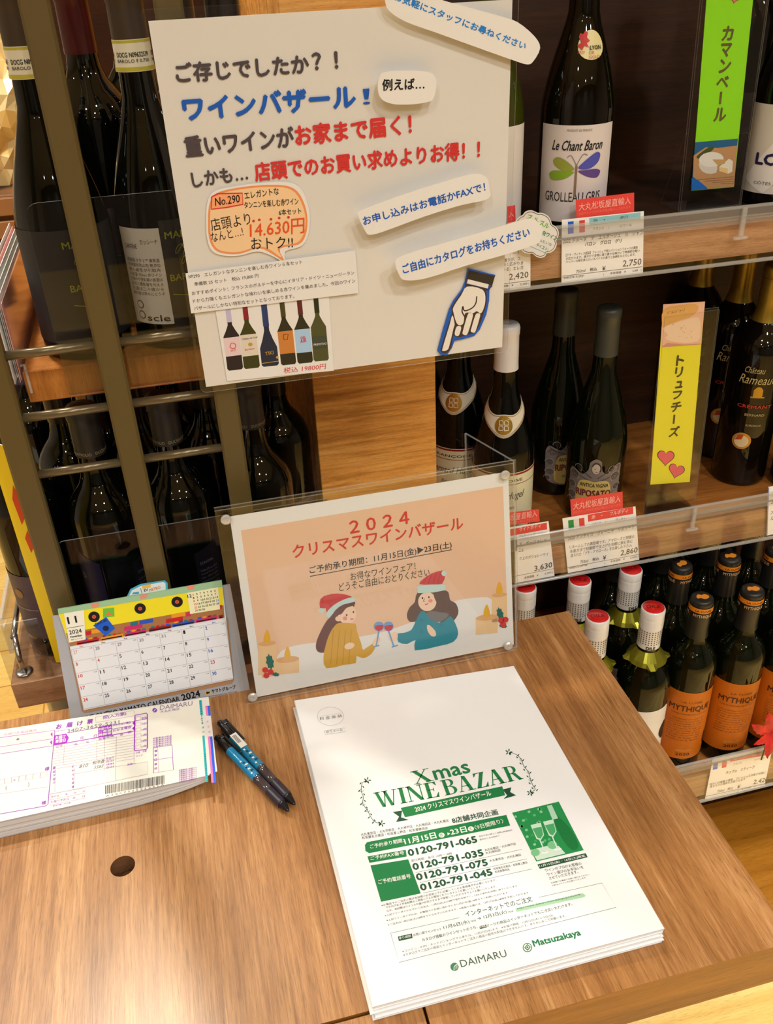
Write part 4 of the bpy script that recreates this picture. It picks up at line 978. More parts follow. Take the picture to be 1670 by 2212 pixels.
# folded back leg
a, b = CS.at(-.165, .120, -.002), CS.at(-.005, .120, -.002)
g = G().slab([a, b, Vector((-.005, .7975, .001)), Vector((-.165, .7975, .001))], (b - a).cross(Vector((-.005, .7975, .001)) - b).normalized(), .0012)
part_g('back_leg', g, gm, ct)
# inner kraft window and the pad of month sheets
CS.crop(0, 1200, .33533)
sheet('kraft_backing', CS, [(445, 590), (1468, 400), (1508, 800), (1495, 822), (545, 1012), (528, 1000)], .0003, mat('kraft_card', (182, 136, 94), .6), ct, lift=.0008)
pad = sheet('month_sheet', CS, [(380, 372), (1432, 192), (1458, 420), (1500, 790), (540, 990), (455, 590)], .0012, mat('calendar_paper', (236, 236, 236), .4), ct, lift=.0026)
C = Surf(CS.at(0, 0, .0027), (1, 0, 0), Vc).crop(0, 1200, .33533)
yel = ink(250, 232, 40); gn = ink(150, 196, 150)
C.poly([(374, 345), (1425, 158), (1432, 195), (380, 372)], gn, 1); C.poly([(380, 372), (1432, 192), (1442, 368), (440, 560)], yel, 1)
C.poly([(425, 500), (1440, 320), (1446, 400), (450, 585)], ink(176, 120, 70), 2)
random.seed(3)
pal = [ink(206, 30, 40), ink(216, 40, 110), ink(40, 90, 200), ink(240, 160, 40), ink(150, 30, 40), ink(40, 120, 130)]
def rot_rect(x, y, w_, h, m, L_=3, a=-.18): C.poly([(x, y), (x + w_ * math.cos(a), y + w_ * math.sin(a)), (x + w_ * math.cos(a) - h * math.sin(a) * 0, y + w_ * math.sin(a) + h), (x, y + h)], m, L_)
for x, y, w_, q in ((495, 555, 145, 0), (650, 528, 145, 3), (805, 500, 140, 1), (960, 470, 145, 4), (1110, 440, 145, 2), (1262, 412, 140, 1), (1410, 385, 28, 4)):
    rot_rect(x, y, w_, 22, pal[q], 4); rot_rect(x + 4, y + 10, w_ - 10, 8, BLK, 5)
    for k in range(4 if w_ > 40 else 0): rot_rect(x + 12 + k * 32, y - 14 - k * 5, 24, 12, pal[(q + k + 1) % 6], 3)
for x, y, w_, q in ((548, 490, 40, 0), (590, 478, 60, 3), (800, 460, 120, 1), (898, 420, 90, 2), (1105, 378, 90, 3), (1200, 368, 30, 1), (1388, 325, 42, 0), (840, 430, 50, 5), (1070, 410, 110, 0)): rot_rect(x, y, w_, 26, pal[q], 3)
C.poly([(600, 450), (684, 395), (742, 468), (682, 518)], ink(26, 96, 214), 6); C.text('CoolCats', 618, 452, 690, 418, 20, ink(20, 30, 70), .02, 7)
C.ell(682, 468, 20, 17, ink(20, 30, 70), 7); C.poly([(664, 342), (735, 335), (738, 392), (664, 400)], ink(110, 200, 70), 4); C.poly([(676, 388), (700, 360), (728, 384)], ink(236, 130, 60), 5)
for x, y in ((606, 394), (903, 341), (1141, 298)): C.ell(x, y, 37, 34, BLK, 5); C.ell(x, y, 13, 12, ink(226, 90, 60), 6); C.ell(x, y, 3, 3, BLK, 7)
C.poly([(412, 372), (540, 350), (552, 540), (445, 560)], ink(250, 246, 228), 6); C.text('11', 440, 440, 498, 430, 44, BLK, .02, 8); C.line([(432, 468), (538, 450)], 3, BLK, 8)
C.text('2024', 448, 508, 528, 494, 26, BLK, .015, 8); C.text('November', 455, 530, 530, 517, 13, BLK, .03, 8); C.text('霜月 (しもつき)', 460, 548, 534, 535, 10, BLK, 0, 8)
C.poly([(1205, 240), (1405, 203), (1418, 345), (1225, 376)], ink(250, 246, 200), 6); C.text('12', 1210, 272, 1236, 267, 20, BLK, .02, 8)
rows = ['S M T W T F S', '1 2 3 4 5 6 7', '8 9 10 11 12 13 14', '15 16 17 18 19 20 21', '22 23 24 25 26 27 28', '29 30 31']
for r, q in enumerate(rows):
    ws = q.split()
    for k, v in enumerate(ws):
        x = 1242 + k * 23.3 + r * 3; y = 258 - k * 4.2 + r * 20.5
        C.text(v, x, y, x + (8 if len(v) == 1 else 17), y - 2, 12, RD if k == 0 else (BL if k == 6 and r else BLK), .02, 8)
# grid of days
def gp(c, r):   # c 0..7, r 0..5 -> crop pixel
    tl_, tr_, bl_, brr = (458, 605), (1452, 425), (540, 988), (1503, 788)
    u = c / 7; v = r / 5
    return tuple((tl_[i] * (1 - u) + tr_[i] * u) * (1 - v) + (bl_[i] * (1 - u) + brr[i] * u) * v for i in (0, 1))
C.poly([(450, 590), gp(7, -.22), gp(7, 5), gp(0, 5)], ink(240, 240, 242), 7)
lg = ink(176, 176, 180)
for r in range(0, 6): C.line([gp(0, r), gp(7, r)], 2.2, lg, 8)
for c in range(0, 8): C.line([gp(c, 0), gp(c, 5)], 2.2, lg, 8)
days = [27, 28, 29, 30, 31] + list(range(1, 31))
for c, v in enumerate(('Sun', 'Mon', 'Tue', 'Wed', 'Thu', 'Fri', 'Sat')):
    p = gp(c + .40, -.06); C.text(v, p[0], p[1], p[0] + 22, p[1] - 4, 9, RD if c == 0 else (BL if c == 6 else BLK), .02, 9)
for i, v in enumerate(days):
    r, c = divmod(i, 7); p = gp(c + .07, r + .40); w_ = 27 if v > 9 else 12
    m = ink(222, 170, 170) if (i < 5 and c == 0) else ink(150, 150, 154) if i < 5 else RD if c == 0 or v in (4, 23) and i > 4 else BL if c == 6 else BLK
    C.text(str(v), p[0], p[1], p[0] + w_, p[1] - w_ * .18, 22, m, .02, 9)
    p = gp(c + .80, r + .20); C.text('大安' if i % 2 else '仏滅', p[0], p[1], p[0] + 20, p[1] - 3.6, 8, ink(90, 90, 94), 0, 9, 1)
C.flush(pad)
C = Surf(CS.at(0, 0, .0002), (1, 0, 0), Vc).crop(0, 1200, .33533)
C.text('KURONEKO YAMATO CALENDAR', 540, 1068, 1160, 938, 34, BLK, .015, 1); C.text('2024', 1176, 936, 1292, 906, 42, BLK, .03, 1)
C.ell(1338, 884, 20, 11, ink(240, 196, 30), 1, -.15); C.poly([(1326, 888), (1332, 876), (1344, 878), (1352, 874), (1350, 886), (1336, 892)], BLK, 2)
C.text('ヤマトグループ', 1366, 888, 1520, 858, 26, BLK, .03, 1); C.text('https://www.yamato-hd.co.jp', 1322, 920, 1526, 880, 11, BLK, 0, 1); C.flush(ct)
# die-cut van popping up behind the pad (stickers above the green strip)
pu = sheet('popup_van', CS, [(818, 262), (840, 215), (905, 182), (1060, 158), (1080, 175), (1082, 215), (1050, 230)], .0005, ink(76, 178, 204), ct, lift=.0008)
C = Surf(CS.at(0, 0, .0009), (1, 0, 0), Vc).crop(0, 1200, .33533)
C.poly([(832, 258), (850, 224), (910, 195), (1052, 170), (1066, 180), (1068, 218), (1040, 228)], ink(226, 236, 238), 1); C.poly([(915, 193), (970, 184), (972, 205), (918, 214)], ink(240, 190, 70), 2)
C.poly([(850, 250), (858, 238), (895, 232), (895, 246)], ink(70, 160, 190), 2); C.line([(905, 210), (915, 245)], 3, BLK, 2)
C.text('EV', 930, 232, 955, 227, 16, BLK, .03, 3); C.text('METRO', 965, 232, 1036, 212, 18, ink(226, 140, 30), .03, 3); C.flush(pu)
for cx_, cy_ in ((614, 318), (925, 260), (1230, 202)):   # coral tabs on the green strip
    sheet('strip_tab', CS, [(cx_ - 28, cy_ - 12), (cx_ + 26, cy_ - 20), (cx_ + 18, cy_ + 6), (cx_ - 18, cy_ + 12)], .0003, ink(240, 150, 124), ct, lift=.0034)
sheet('binding_strip', CS, [(374, 340), (1428, 154), (1432, 195), (378, 372)], .0022, ink(164, 204, 160), ct, lift=.0030)

# ------------------------------------------------------------------ pad of delivery slips
sp = thing('delivery_slip_pad', 'thick pad of white delivery slips with purple print on the desk left side', 'form pad', (-.2, .68, 0))
XA, XB = -.40, -.0445
def ztop(x): 
    t = (x - XA) / (XB - XA); return .0225 * (1 - t) + .0225 * t if x < -.24 else .0220 - (x + .24) / (.1955) * .0020
def zbot(x): return 0.0004 if x < -.13 else 0.0004 + ((x + .13) / .085) ** 2 * .0125
yf0, yb0 = lambda x: .6255 + (x + .04) * .02, lambda x: .7405 - (x + .24) * .045
def slip_sheet(z0f, z1f, dx, m, name, label=None, dy=0.0):
    g = G(); V = []; n = 22
    for i in range(n + 1):
        x = XA + (XB + dx - XA) * i / n
        for y in (yf0(x) + dy, yb0(x) + dy):
            for zf_ in (z0f, z1f): V.append((x, y, zf_(x)))
    F = []
    for i in range(n):
        a = i * 4; b = a + 4
        F += [(a + 1, b + 1, b + 3, a + 3), (a, a + 2, b + 2, b), (a, b, b + 1, a + 1), (a + 2, a + 3, b + 3, b + 2)]
    F += [(0, 1, 3, 2), (n * 4, n * 4 + 2, n * 4 + 3, n * 4 + 1)]
    return part(name, g.add(V, F).V, F, m, sp, label=label)
NL = 16
for k in range(NL):
    f0 = lambda x, k=k: zbot(x) + (ztop(x) - .0008 - zbot(x)) * k / NL; f1 = lambda x, k=k: zbot(x) + (ztop(x) - .0008 - zbot(x)) * (k + .86) / NL
    random.seed(k); slip_sheet(f0, f1, -.0045 + .0006 * random.random(), mat('slip_edge_white' if k % 5 else 'slip_edge_grey', (226, 224, 220) if k % 5 else (196, 194, 196), .6), 'slip_bundle', dy=.0006 * random.random())
slip_sheet(lambda x: ztop(x) - .0008, lambda x: ztop(x) - .0006, .0075, M_WHITE, 'slip_sheet', dy=.003)
slip_sheet(lambda x: ztop(x) - .0005, lambda x: ztop(x) - .0003, .0055, M_WHITE, 'slip_sheet', dy=.002)
tp = slip_sheet(lambda x: ztop(x) - .0002, ztop, 0, mat('slip_paper', (244, 240, 226), .5), 'top_slip')
zz = lambda x: ztop(x)
pA = Vector((-.24, .68, ztop(-.24))); pB = Vector((-.045, .68, ztop(-.045)))
S = Surf(pA + Vector((0, 0, .0001)), pB - pA, (0, 1, 0)).crop(0, 1490, .39521)
pu_ = ink(150, 60, 190); pv = ink(170, 20, 200); pl = ink(186, 166, 190); pk = ink(250, 220, 222); gr_ = ink(120, 110, 120)
# left (address) block
S.poly([(-40, 250), (300, 208), (292, 250), (-40, 292)], pk, 1); S.poly([(-40, 300), (290, 258), (285, 298), (-40, 335)], pk, 1)
S.line([(-60, 270), (300, 222), (262, 625), (250, 635), (-60, 690)], 4, pu_, 2); S.line([(-60, 322), (290, 268)], 3, pu_, 2); S.line([(-60, 360), (288, 306)], 3, pu_, 2)
S.poly([(276, 243), (287, 232), (287, 258)], pu_, 3); S.poly([(272, 288), (285, 276), (285, 302)], pu_, 3)
for y in (258, 306):
    for k in range(9): S.text('アサ', 20 + k * 27, y + 6 - k * 3.4 + 4, 42 + k * 27, y + 4 - k * 3.4 + 2, 22, ink(246, 206, 212), 0, 2, 1)
S.text('お届け先電話番号', 20, 250, 200, 226, 12, ink(240, 150, 190), 0, 2); S.text('・', 92, 276, 104, 273, 8, gr_, .05, 3)
S.text('様', 244, 444, 268, 440, 20, pu_, .02, 3); S.text('様', 226, 630, 250, 626, 20, pu_, .02, 3)
for k in range(7): S.line([(-12 + k * 39, 492 - k * 6.6), (24 + k * 39, 486 - k * 6.6), (22 + k * 39, 514 - k * 6.6), (-14 + k * 39, 520 - k * 6.6)], 2, pl, 2, True)
S.line([(-40, 575), (260, 530)], 2, pl, 2); S.text('(', 30, 552, 38, 550, 26, gr_, 0, 3); S.text(')', 152, 532, 160, 530, 26, gr_, 0, 3); S.line([(74, 495), (84, 493)], 6, pu_, 3)
# header
for q, x in zip('お届け票', (305, 362, 420, 475)): S.text(q, x, 215 - (x - 305) * .155, x + 30, 211 - (x - 305) * .155, 24, pu_, .03, 3)
S.line([(522, 150), (728, 114), (735, 118), (733, 142), (524, 180)], 2, pl, 2, True); S.text('控(入力票)', 562, 165, 690, 142, 22, pu_, .01, 3)
S.text('3407-3659-5231', 366, 236, 652, 184, 18, ink(130, 126, 130), 0, 3); S.text('お問い合わせ', 306, 232, 356, 224, 8, pu_, 0, 3, 1)
S.poly([(298, 250), (362, 240), (376, 262), (364, 292), (292, 304)], pv, 2); S.text('お届け', 302, 274, 358, 264, 18, WH, .03, 4); S.text('希望日', 302, 294, 358, 284, 18, WH, .03, 4)
S.line([(292, 304), (735, 226)], 5, pv, 3); S.line([(372, 236), (735, 172)], 3, pu_, 3); S.text('月', 436, 274, 454, 271, 16, pu_, 0, 3); S.text('日', 512, 262, 530, 259, 16, pu_, 0, 3)
S.poly([(537, 204), (612, 190), (612, 248), (537, 260)], pv, 2); S.text('お届け先の', 541, 224, 608, 212, 13, WH, .03, 4); S.text('ご希望', 541, 240, 608, 228, 13, WH, .03, 4); S.text('時間帯', 541, 256, 608, 244, 13, WH, .03, 4)
S.text('わからない場合', 618, 202, 716, 184, 13, pu_, .01, 3); S.text('わかる場合', 618, 232, 718, 210, 14, pu_, .01, 3); S.line([(612, 216), (722, 196)], 3, pu_, 3)
S.poly([(724, 182), (738, 168), (738, 200)], pv, 3); S.poly([(722, 212), (738, 196), (738, 226)], pv, 3)
S.line([(738, 140), (800, 128), (806, 134), (806, 318), (800, 326), (740, 334), (734, 328)], 5, pv, 3, True); S.line([(736, 172), (806, 158)], 3, pv, 3)
for k, q in enumerate(('指定無', '午前中', '14時', '16時', '18時', '19時')): S.line([(742, 150 + k * 31), (770, 145 + k * 31), (770, 164 + k * 31), (742, 169 + k * 31)], 2, pl, 3, True); S.text(q, 774, 164 + k * 31, 802, 159 + k * 31, 14, pu_, 0, 3, 1)
# table
for k in range(9): S.line([(290 - k * 1.5, 320 + k * 14.5), ((632 if k < 7 else 632), 262 + k * 14.5)], 2, pl, 2)
for k in range(10): S.line([(632, 262 + k * 14.5), (733, 246 + k * 14.5)], 2, pl, 2)
S.line([(290, 306), (284, 418)], 2, pl, 2); S.line([(352, 300), (346, 410)], 2, pl, 2); S.line([(530, 272), (528, 385)], 2, pl, 2); S.line([(572, 264), (570, 440)], 2, pl, 2); S.line([(636, 254), (632, 495)], 2, pl, 2); S.line([(733, 330), (733, 395)], 2, pl, 2)
S.text('記号', 306, 318, 342, 311, 12, pu_, 0, 3, 1); S.text('品　　名', 405, 305, 486, 291, 12, pu_, 0, 3, 1); S.text('数量単価', 538, 278, 622, 258, 12, pu_, 0, 3, 1); S.text('金　額', 656, 254, 720, 234, 12, pu_, 0, 3, 1)
for k, q in enumerate(('商品代', '合計', '送料', '合計')): S.text(q, 578, 384 + k * 16, 624, 376 + k * 16, 11, pu_, 0, 3, 1)
for k in range(5): S.text('慶結び紐の'[k], 288, 436 + k * 20, 302, 434 + k * 20, 14, pu_, .01, 3, 1)
for k in range(6): S.text('お中元お歳暮'[k], 392, 428 + k * 22, 404, 426 + k * 22, 13, pu_, .01, 3, 1)
S.text('810', 432, 430, 482, 420, 18, gr_, 0, 3, shear=.3); S.text('和洋酒', 505, 412, 570, 400, 22, ink(90, 86, 92), 0, 3, shear=.2); S.text('5583', 512, 434, 566, 424, 16, gr_, 0, 3, shear=.3)
S.poly([(636, 425), (808, 396), (806, 460), (633, 494)], ink(236, 234, 222), 1); S.line([(410, 460), (633, 420), (808, 394), (808, 462), (272, 572)], 2, pl, 2); S.line([(408, 425), (402, 548)], 2, pl, 2); S.line([(302, 430), (300, 560)], 2, pl, 2)
S.line([(276, 570), (466, 536), (464, 592), (272, 632)], 2, pl, 2, True); S.line([(274, 602), (464, 564)], 2, pl, 2)
S.text('受付日　　年　　月　　日', 278, 592, 462, 560, 11, pu_, 0, 3, 1); S.text('お届け予定日　月　　日', 276, 620, 462, 588, 13, pu_, 0, 3, 1); S.text('商品到着ご対応欄', 288, 640, 384, 622, 9, pu_, 0, 3, 1)
S.text('冷凍　冷蔵', 742, 352, 802, 340, 11, pu_, 0, 3, 1); S.text('サイズ', 744, 370, 780, 363, 11, pu_, 0, 3, 1); S.text('原票No.', 696, 416, 746, 406, 10, pu_, 0, 3, 1)
# barcode
random.seed(11); x = 575
while x < 902:
    w_ = random.choice((2, 2, 3, 5)); y = 524 - (x - 575) * .175; S.poly([(x, y), (x + w_, y - w_ * .17), (x + w_ - 1, y + 46), (x - 1, y + 47)], ink(96, 92, 92), 3, 'barcode'); x += w_ + random.choice((2, 3, 4))
S.text('A 3 4 0 7 3 6 5 9 5 2 3 1 A', 578, 586, 898, 524, 9, gr_, 0, 3, 1)
# logo and right part
S.ell(846, 112, 13, 12, ink(140, 60, 190), 3, n=22); S.line([(842, 120), (846, 110), (856, 106)], 3, WH, 4, smooth=2)
S.text('DAIMARU', 874, 112, 1052, 86, 24, ink(150, 130, 160), 0, 3); S.text('大丸札幌店', 876, 128, 982, 110, 12, ink(150, 90, 190), 0, 3)
for k in range(5): S.text('記載事項は配達', 836, 272 + k * 11, 938, 257 + k * 11, 9, pu_, 0, 3, 1)
S.line([(837, 318), (940, 303), (948, 438), (840, 456)], 3, pu_, 3, True); S.line([(838, 384), (944, 370)], 2, pu_, 3); S.line([(862, 314), (868, 452)], 2, pl, 3)
for k, q in enumerate('個数口検印'): S.text(q, 844, 342 + k * 24, 858, 340 + k * 24, 12, pu_, .02, 3, 1)
for k in range(7): S.text('記載事項は変更せず', 978, 446 + k * 10.5, 1076, 430 + k * 10.5, 9, ink(150, 80, 180), .01, 3, 1)
for k in range(1, 7): S.text('冷', 0 + k, 0, 8 + k, 0, 8, pl, 0, 0) if False else None
cy_ = ink(30, 180, 190)
S.poly([(1088, 58), (1102, 56), (1110, 138), (1096, 140)], cy_, 2); S.poly([(1106, 252), (1118, 250), (1138, 502), (1124, 504)], cy_, 2)
for k in range(34):
    if 10 <= k < 22: continue
    y = 66 + k * 13; xx = 1096 + (y - 66) * .086; S.ell(xx, y, 3, 4, ink(16, 120, 140), 3, n=8)
for k, q in enumerate('お客様控'): S.text(q, 1098 + k * 3, 165 + k * 24, 1110 + k * 3, 163 + k * 24, 11, cy_, 0, 3, 1)
S.flush(tp)
S = Surf(pA + Vector((0, 0, -.0002)), pB - pA, (0, 1, 0)).crop(0, 1490, .39521)
for x0_, x1_, m in ((1122, 1133, ink(246, 120, 190)), (1134, 1146, ink(30, 100, 240))):
    S.poly([(x0_, 88), (x1_, 87), (x1_ + 6, 140), (x0_ + 6, 142)], m, 1); S.poly([(x0_ + 14, 256), (x1_ + 14, 254), (x1_ + 36, 508), (x0_ + 34, 508)], m, 1)
for k in range(3): S.text('控', 1130 + k * 5, 180 + k * 28, 1140 + k * 5, 178 + k * 28, 10, ink(246, 120, 150), 0, 2, 1)
S.flush(sp)

# ------------------------------------------------------------------ two ballpoint pens
def pen(p0, p1, label, blue, barcode, clip_side, zoff=.0, zc=.0062):
    a = onz(*p0, zc + zoff); b = onz(*p1, zc); d = b - a; L = d.length; ang = math.atan2(d.y, d.x)
    t = thing('ballpoint_pen', label, 'pen', a, 'ballpoint pens beside the slip pad', 0)
    t.rotation_euler = (0, -math.asin(d.z / L), ang); t.location = a
    def ring(name, P, m, lab=None, n=20):
        g = G(); V = []; F = []
        for r, x in P:
            for k in range(n): q = 2 * math.pi * k / n; V.append((x * L, r * math.cos(q), r * math.sin(q)))
        for i in range(len(P) - 1):
            for k in range(n): j = (k + 1) % n; F.append((i * n + k, i * n + j, (i + 1) * n + j, (i + 1) * n + k))
        F.append(tuple(range(n))); F.append(tuple(reversed(range((len(P) - 1) * n, len(P) * n))))
        return local_g(name, g.add(V, F), m, t, True, lab)
    bk = mat('pen_black_plastic', (26, 25, 26), .25, coat=.3); sm = mat('smoky_pen_barrel', (66, 56, 60), .12, coat=.5); gp_ = mat('pen_rubber_grip', (44, 36, 48), .35)
    ring('push_button', [(.0028, 0), (.0033, .004), (.0033, .07), (.0030, .08)], bk)
    ring('upper_collar', [(.0045, .075), (.0048, .085), (.0048, .20), (.0046, .205)], bk)
    c = ring('printed_sleeve', [(.0047, .20), (.0048, .21), (.0048, .57), (.0047, .58)], mat('pen_sleeve_blue', (20, 140, 190), .3, coat=.4) if blue else mat('pen_sleeve_blue2', (24, 130, 168), .3, coat=.4), 'blue sleeve with darker blocks')
    ring('clear_barrel', [(.0046, .575), (.0046, .74), (.0045, .75)], sm)
    ring('grip', [(.0046, .745)] + [(.0051 if k % 2 else .0047, .76 + k * .012) for k in range(13)] + [(.0046, .915)], gp_)
    ring('tip_cone', [(.0046, .912), (.0040, .93), (.0020, .985), (.0012, .995), (.0008, 1.0)], mat('pen_tip_dark', (48, 46, 50), .18, metal=.6))
    g = G().bbox(.03 * L, .30 * L, clip_side * .0052 - .0014, clip_side * .0052 + .0014, .0030, .0046, .0005); g.bbox(.03 * L, .07 * L, min(0, clip_side * .006), max(0, clip_side * .006), .0015, .0046, .0005)
    local_g('clip', g, bk, t)
    S_ = Surf((0, 0, .0049), (1, 0, 0), (0, 1, 0)); S_.local = True
    if barcode:
        S_.rect(.20 * L * 1000, -3.6, .36 * L * 1000, 3.6, WH, 1)
        for k in range(9): S_.rect(.22 * L * 1000 + k * 1.4, -2.4, .22 * L * 1000 + k * 1.4 + .7, 1.6, BLK, 2)
    nv_ = ink(16, 60, 90)
    for k in range(7): S_.rect((.38 + k * .026) * L * 1000, -3 + (k % 3), (.395 + k * .026) * L * 1000, -1.2 + (k % 3) * 1.5, nv_ if k % 2 else WH, 1)
    S_.flush(c, True)
    return t
def onz(x, y, z=0.0):
    d = R0 * ((x - CX) / FPX) + R1 * ((y - CY) / FPX) + R2
    return CAM + d * ((z - CAM.z) / d.z)
pen((468, 1592), (624, 1752), 'blue-sleeved ballpoint pen lying left, its clip towards the slip pad', True, False, 1)
pen((474, 1560), (637, 1738), 'ballpoint pen with a white barcode sticker lying on the right', False, True, 1)

# ------------------------------------------------------------------ stack of catalogue envelopes
NB = 8; HT = .0188; tk = HT / NB
TP = [(635, 1512), (1110, 1437), (1436, 2004), (804, 2174)]
base = [onz(x, y, HT) for x, y in TP]
ord_ = ['topmost', 'second', 'third', 'fourth', 'fifth', 'sixth', 'seventh', 'bottommost']
random.seed(5); top = None
for k in range(NB):
    z0_ = (NB - 1 - k) * tk; dx, dy = (0, 0) if k == 0 else ((random.random() - .6) * .0035, (random.random() - .45) * .003)
    cx_, cy2 = sum(p.x for p in base) / 4 + dx, sum(p.y for p in base) / 4 + dy
    P = [Vector((p.x + dx, p.y + dy, z0_)) for p in base]
    def quad(f, z): return [Vector((cx_ + (p.x - cx_) * f, cy2 + (p.y - cy2) * f, z)) for p in P]
    g = G(); rings = [quad(.995, z0_ + .0001), quad(1, z0_ + tk * .30), quad(1, z0_ + tk * .62), quad(.994, z0_ + tk * .96)]
    V = [v for r in rings for v in r]; F = [(0, 1, 2, 3), (15, 14, 13, 12)]
    for i in range(3):
        for j in range(4): q = (j + 1) % 4; F.append((i * 4 + q, i * 4 + j, (i + 1) * 4 + j, (i + 1) * 4 + q))
    g.add(V, F)
    lab = 'topmost white catalogue envelope with green Christmas wine print, lying on the stack' if k == 0 else 'white catalogue envelope, %s of the stack counted from the printed top one' % ord_[k] if k < NB - 1 else 'white catalogue envelope lying directly on the desk at the bottom of the stack'
    o = solo_g('catalog_envelope', g, mat('envelope_white', (240, 239, 237), .5, spec=.4), label=lab, cat='envelope', group='stacked catalogue envelopes')
    if k == 0: top = o
S = Surf((0, 0, HT * 1.0 - tk * .04 + .0001), (1, 0, 0), (0, 1, 0)).crop(740, 1560, .35928)
gnn = ink(20, 124, 66); gd = ink(24, 78, 52); gx = ink(66, 74, 68); gt = ink(110, 116, 110)
# serif display letters
def glyph(ch):
    T, t_, sf = .20, .055, .045
    L = []
    def st(x0_, x1_, w_, y0_=0, y1_=1): L.append([(x0_, y0_), (x0_ + w_, y0_), (x1_ + w_, y1_), (x1_, y1_)])
    def bar(x0_, x1_, y): L.append([(x0_, y), (x1_, y), (x1_, y + sf), (x0_, y + sf)])
    def arc(cx, cy, rx, ry, w_, tw, a0, a1):
        o_ = [(cx + rx * math.cos(a), cy + ry * math.sin(a)) for a in [a0 + (a1 - a0) * i / 14 for i in range(15)]]
        i_ = [(cx + (rx - w_) * math.cos(a), cy + (ry - tw) * math.sin(a)) for a in [a1 + (a0 - a1) * i / 14 for i in range(15)]]
        L.append(o_ + i_)
    w_ = .8
    if ch == 'W': w_ = 1.25; st(.34, .08, .17); st(.34 + .10, .60, t_); st(.80, .52, .17); st(.90, 1.10, t_); bar(0, .36, 1 - sf); bar(.44, .78, 1 - sf); bar(1.0, 1.25, 1 - sf)
    if ch == 'I': w_ = .38; st(.09, .09, T); bar(0, w_, 0); bar(0, w_, 1 - sf)
    if ch == 'N': w_ = .95; st(.12, .12, t_); st(.66, .06, .21); st(.77, .77, t_); bar(0, .28, 0); bar(0, .24, 1 - sf); bar(.64, .95, 1 - sf)
    if ch == 'E': w_ = .74; st(.09, .09, T); bar(0, .70, 0); bar(0, .68, 1 - sf); bar(.2, .5, .49); L.append([(.66, 0), (.72, .28), (.68, .28), (.52, .03)]); L.append([(.64, 1), (.68, .76), (.64, .76), (.5, .97)]); st(.46, .46, .04, .40, .62)
    if ch == 'B': w_ = .80; st(.09, .09, T); bar(0, .44, 0); bar(0, .42, 1 - sf); bar(.2, .46, .50); arc(.40, .765, .30, .235, .17, sf, -1.57, 1.57); arc(.43, .262, .34, .262, .18, sf, -1.57, 1.57)
    if ch == 'A': w_ = .95; st(.08, .40, t_); st(.60, .36, .21); bar(0, .26, 0); bar(.50, .95, 0); bar(.22, .62, .32)
    if ch == 'Z': w_ = .76; st(.02, .46, .23); bar(.02, .72, 0); bar(.06, .70, 1 - sf); L.append([(.68, 0), (.76, .30), (.72, .30), (.52, .03)]); L.append([(.08, 1), (.04, .76), (.08, .76), (.24, .97)])
    if ch == 'R': w_ = .88; st(.09, .09, T); bar(0, .38, 0); bar(0, .42, 1 - sf); bar(.2, .46, .47); arc(.40, .74, .32, .26, .18, sf, -1.57, 1.57); st(.66, .40, .20, 0, .49); bar(.66, .92, 0)
    if ch == 'X': w_ = .88; st(.62, .06, .21); st(.08, .66, t_); bar(0, .28, 0); bar(.54, .92, 0); bar(0, .36, 1 - sf); bar(.58, .86, 1 - sf)
    return L, w_
def serif(word, x0_, y0_, x1_, y1_, h):
    A = S.tf((x0_, y0_)); B = S.tf((x1_, y1_)); d = B - A; W_ = d.length; d /= W_; up = Vector((-d.y, d.x)); hh = (S.tf((x0_, y0_ - h)) - A).dot(up)
    tot = 0; its = []
    for ch in word:
        if ch == ' ': tot += .38; continue
        L, w_ = glyph(ch); its.append((L, tot)); tot += w_ + .06
    k = W_ / (tot - .06)
    for L, off in its:
        for P_ in L:
            uv = [A + d * ((x + off) * k) + up * (y * hh) for x, y in P_]
            tri_ = tessellate_polygon([[Vector((p.x, p.y, 0)) for p in uv]]); F = []
            for t in tri_:
                a, b, c = (uv[i] for i in t); F.append(tuple(t) if (b - a).cross(c - a) > 0 else tuple(reversed(t)))
            S.put('printed_title', gnn, uv, F, 2)
serif('X', 432, 376, 545, 352, 82); S.text('mas', 560, 348, 772, 302, 58, gnn, .02, 2)
serif('WINE', 205, 518, 590, 446, 96); serif('BAZAR', 618, 442, 1085, 342, 96)
# ribbon
S.poly([(302, 540), (358, 532), (352, 572), (398, 588), (322, 600), (340, 568)], gd, 1); S.poly([(962, 405), (1015, 392), (1008, 420), (1044, 440), (968, 462), (990, 440)], gd, 1)
S.poly([(350, 516), (960, 386), (978, 440), (376, 572)], gnn, 2); S.text('2024 クリスマスワインバザール', 440, 542, 898, 442, 34, WH, .015, 3)
# vine ornaments
def vine(pts, flip):
    S.line(pts, 3, gd, 2, smooth=5)
    sp_ = smoothpts(pts, 4, False)
    for i in range(0, len(sp_), 2):
        x, y = sp_[i]; S.ell(x + flip * 12 * (1 if i % 4 else -1), y + 4, 8, 3.2, gd, 2, .8 * (1 if i % 4 else -1), 8)
    for x, y in (pts[0], pts[-1]):
        for a in (0, 1.2, 2.4, 3.6, 4.8): S.ell(x + 14 * math.cos(a), y + 12 * math.sin(a), 9, 3.5, gd, 2, a, 8)
    for i in (2, 4, 5): x, y = pts[i % len(pts)]; S.line([(x + 14 * math.cos(k * .7) * (1 - k / 12), y + 12 * math.sin(k * .7) * (1 - k / 12)) for k in range(9)], 2, gd, 2, smooth=2)
vine([(150, 350), (120, 365), (112, 410), (125, 450), (122, 490), (150, 530), (170, 570), (195, 600), (235, 610)], 1)
vine([(1000, 180), (1045, 195), (1075, 225), (1090, 265), (1118, 300), (1130, 345), (1145, 380), (1158, 405), (1130, 425)], -1)
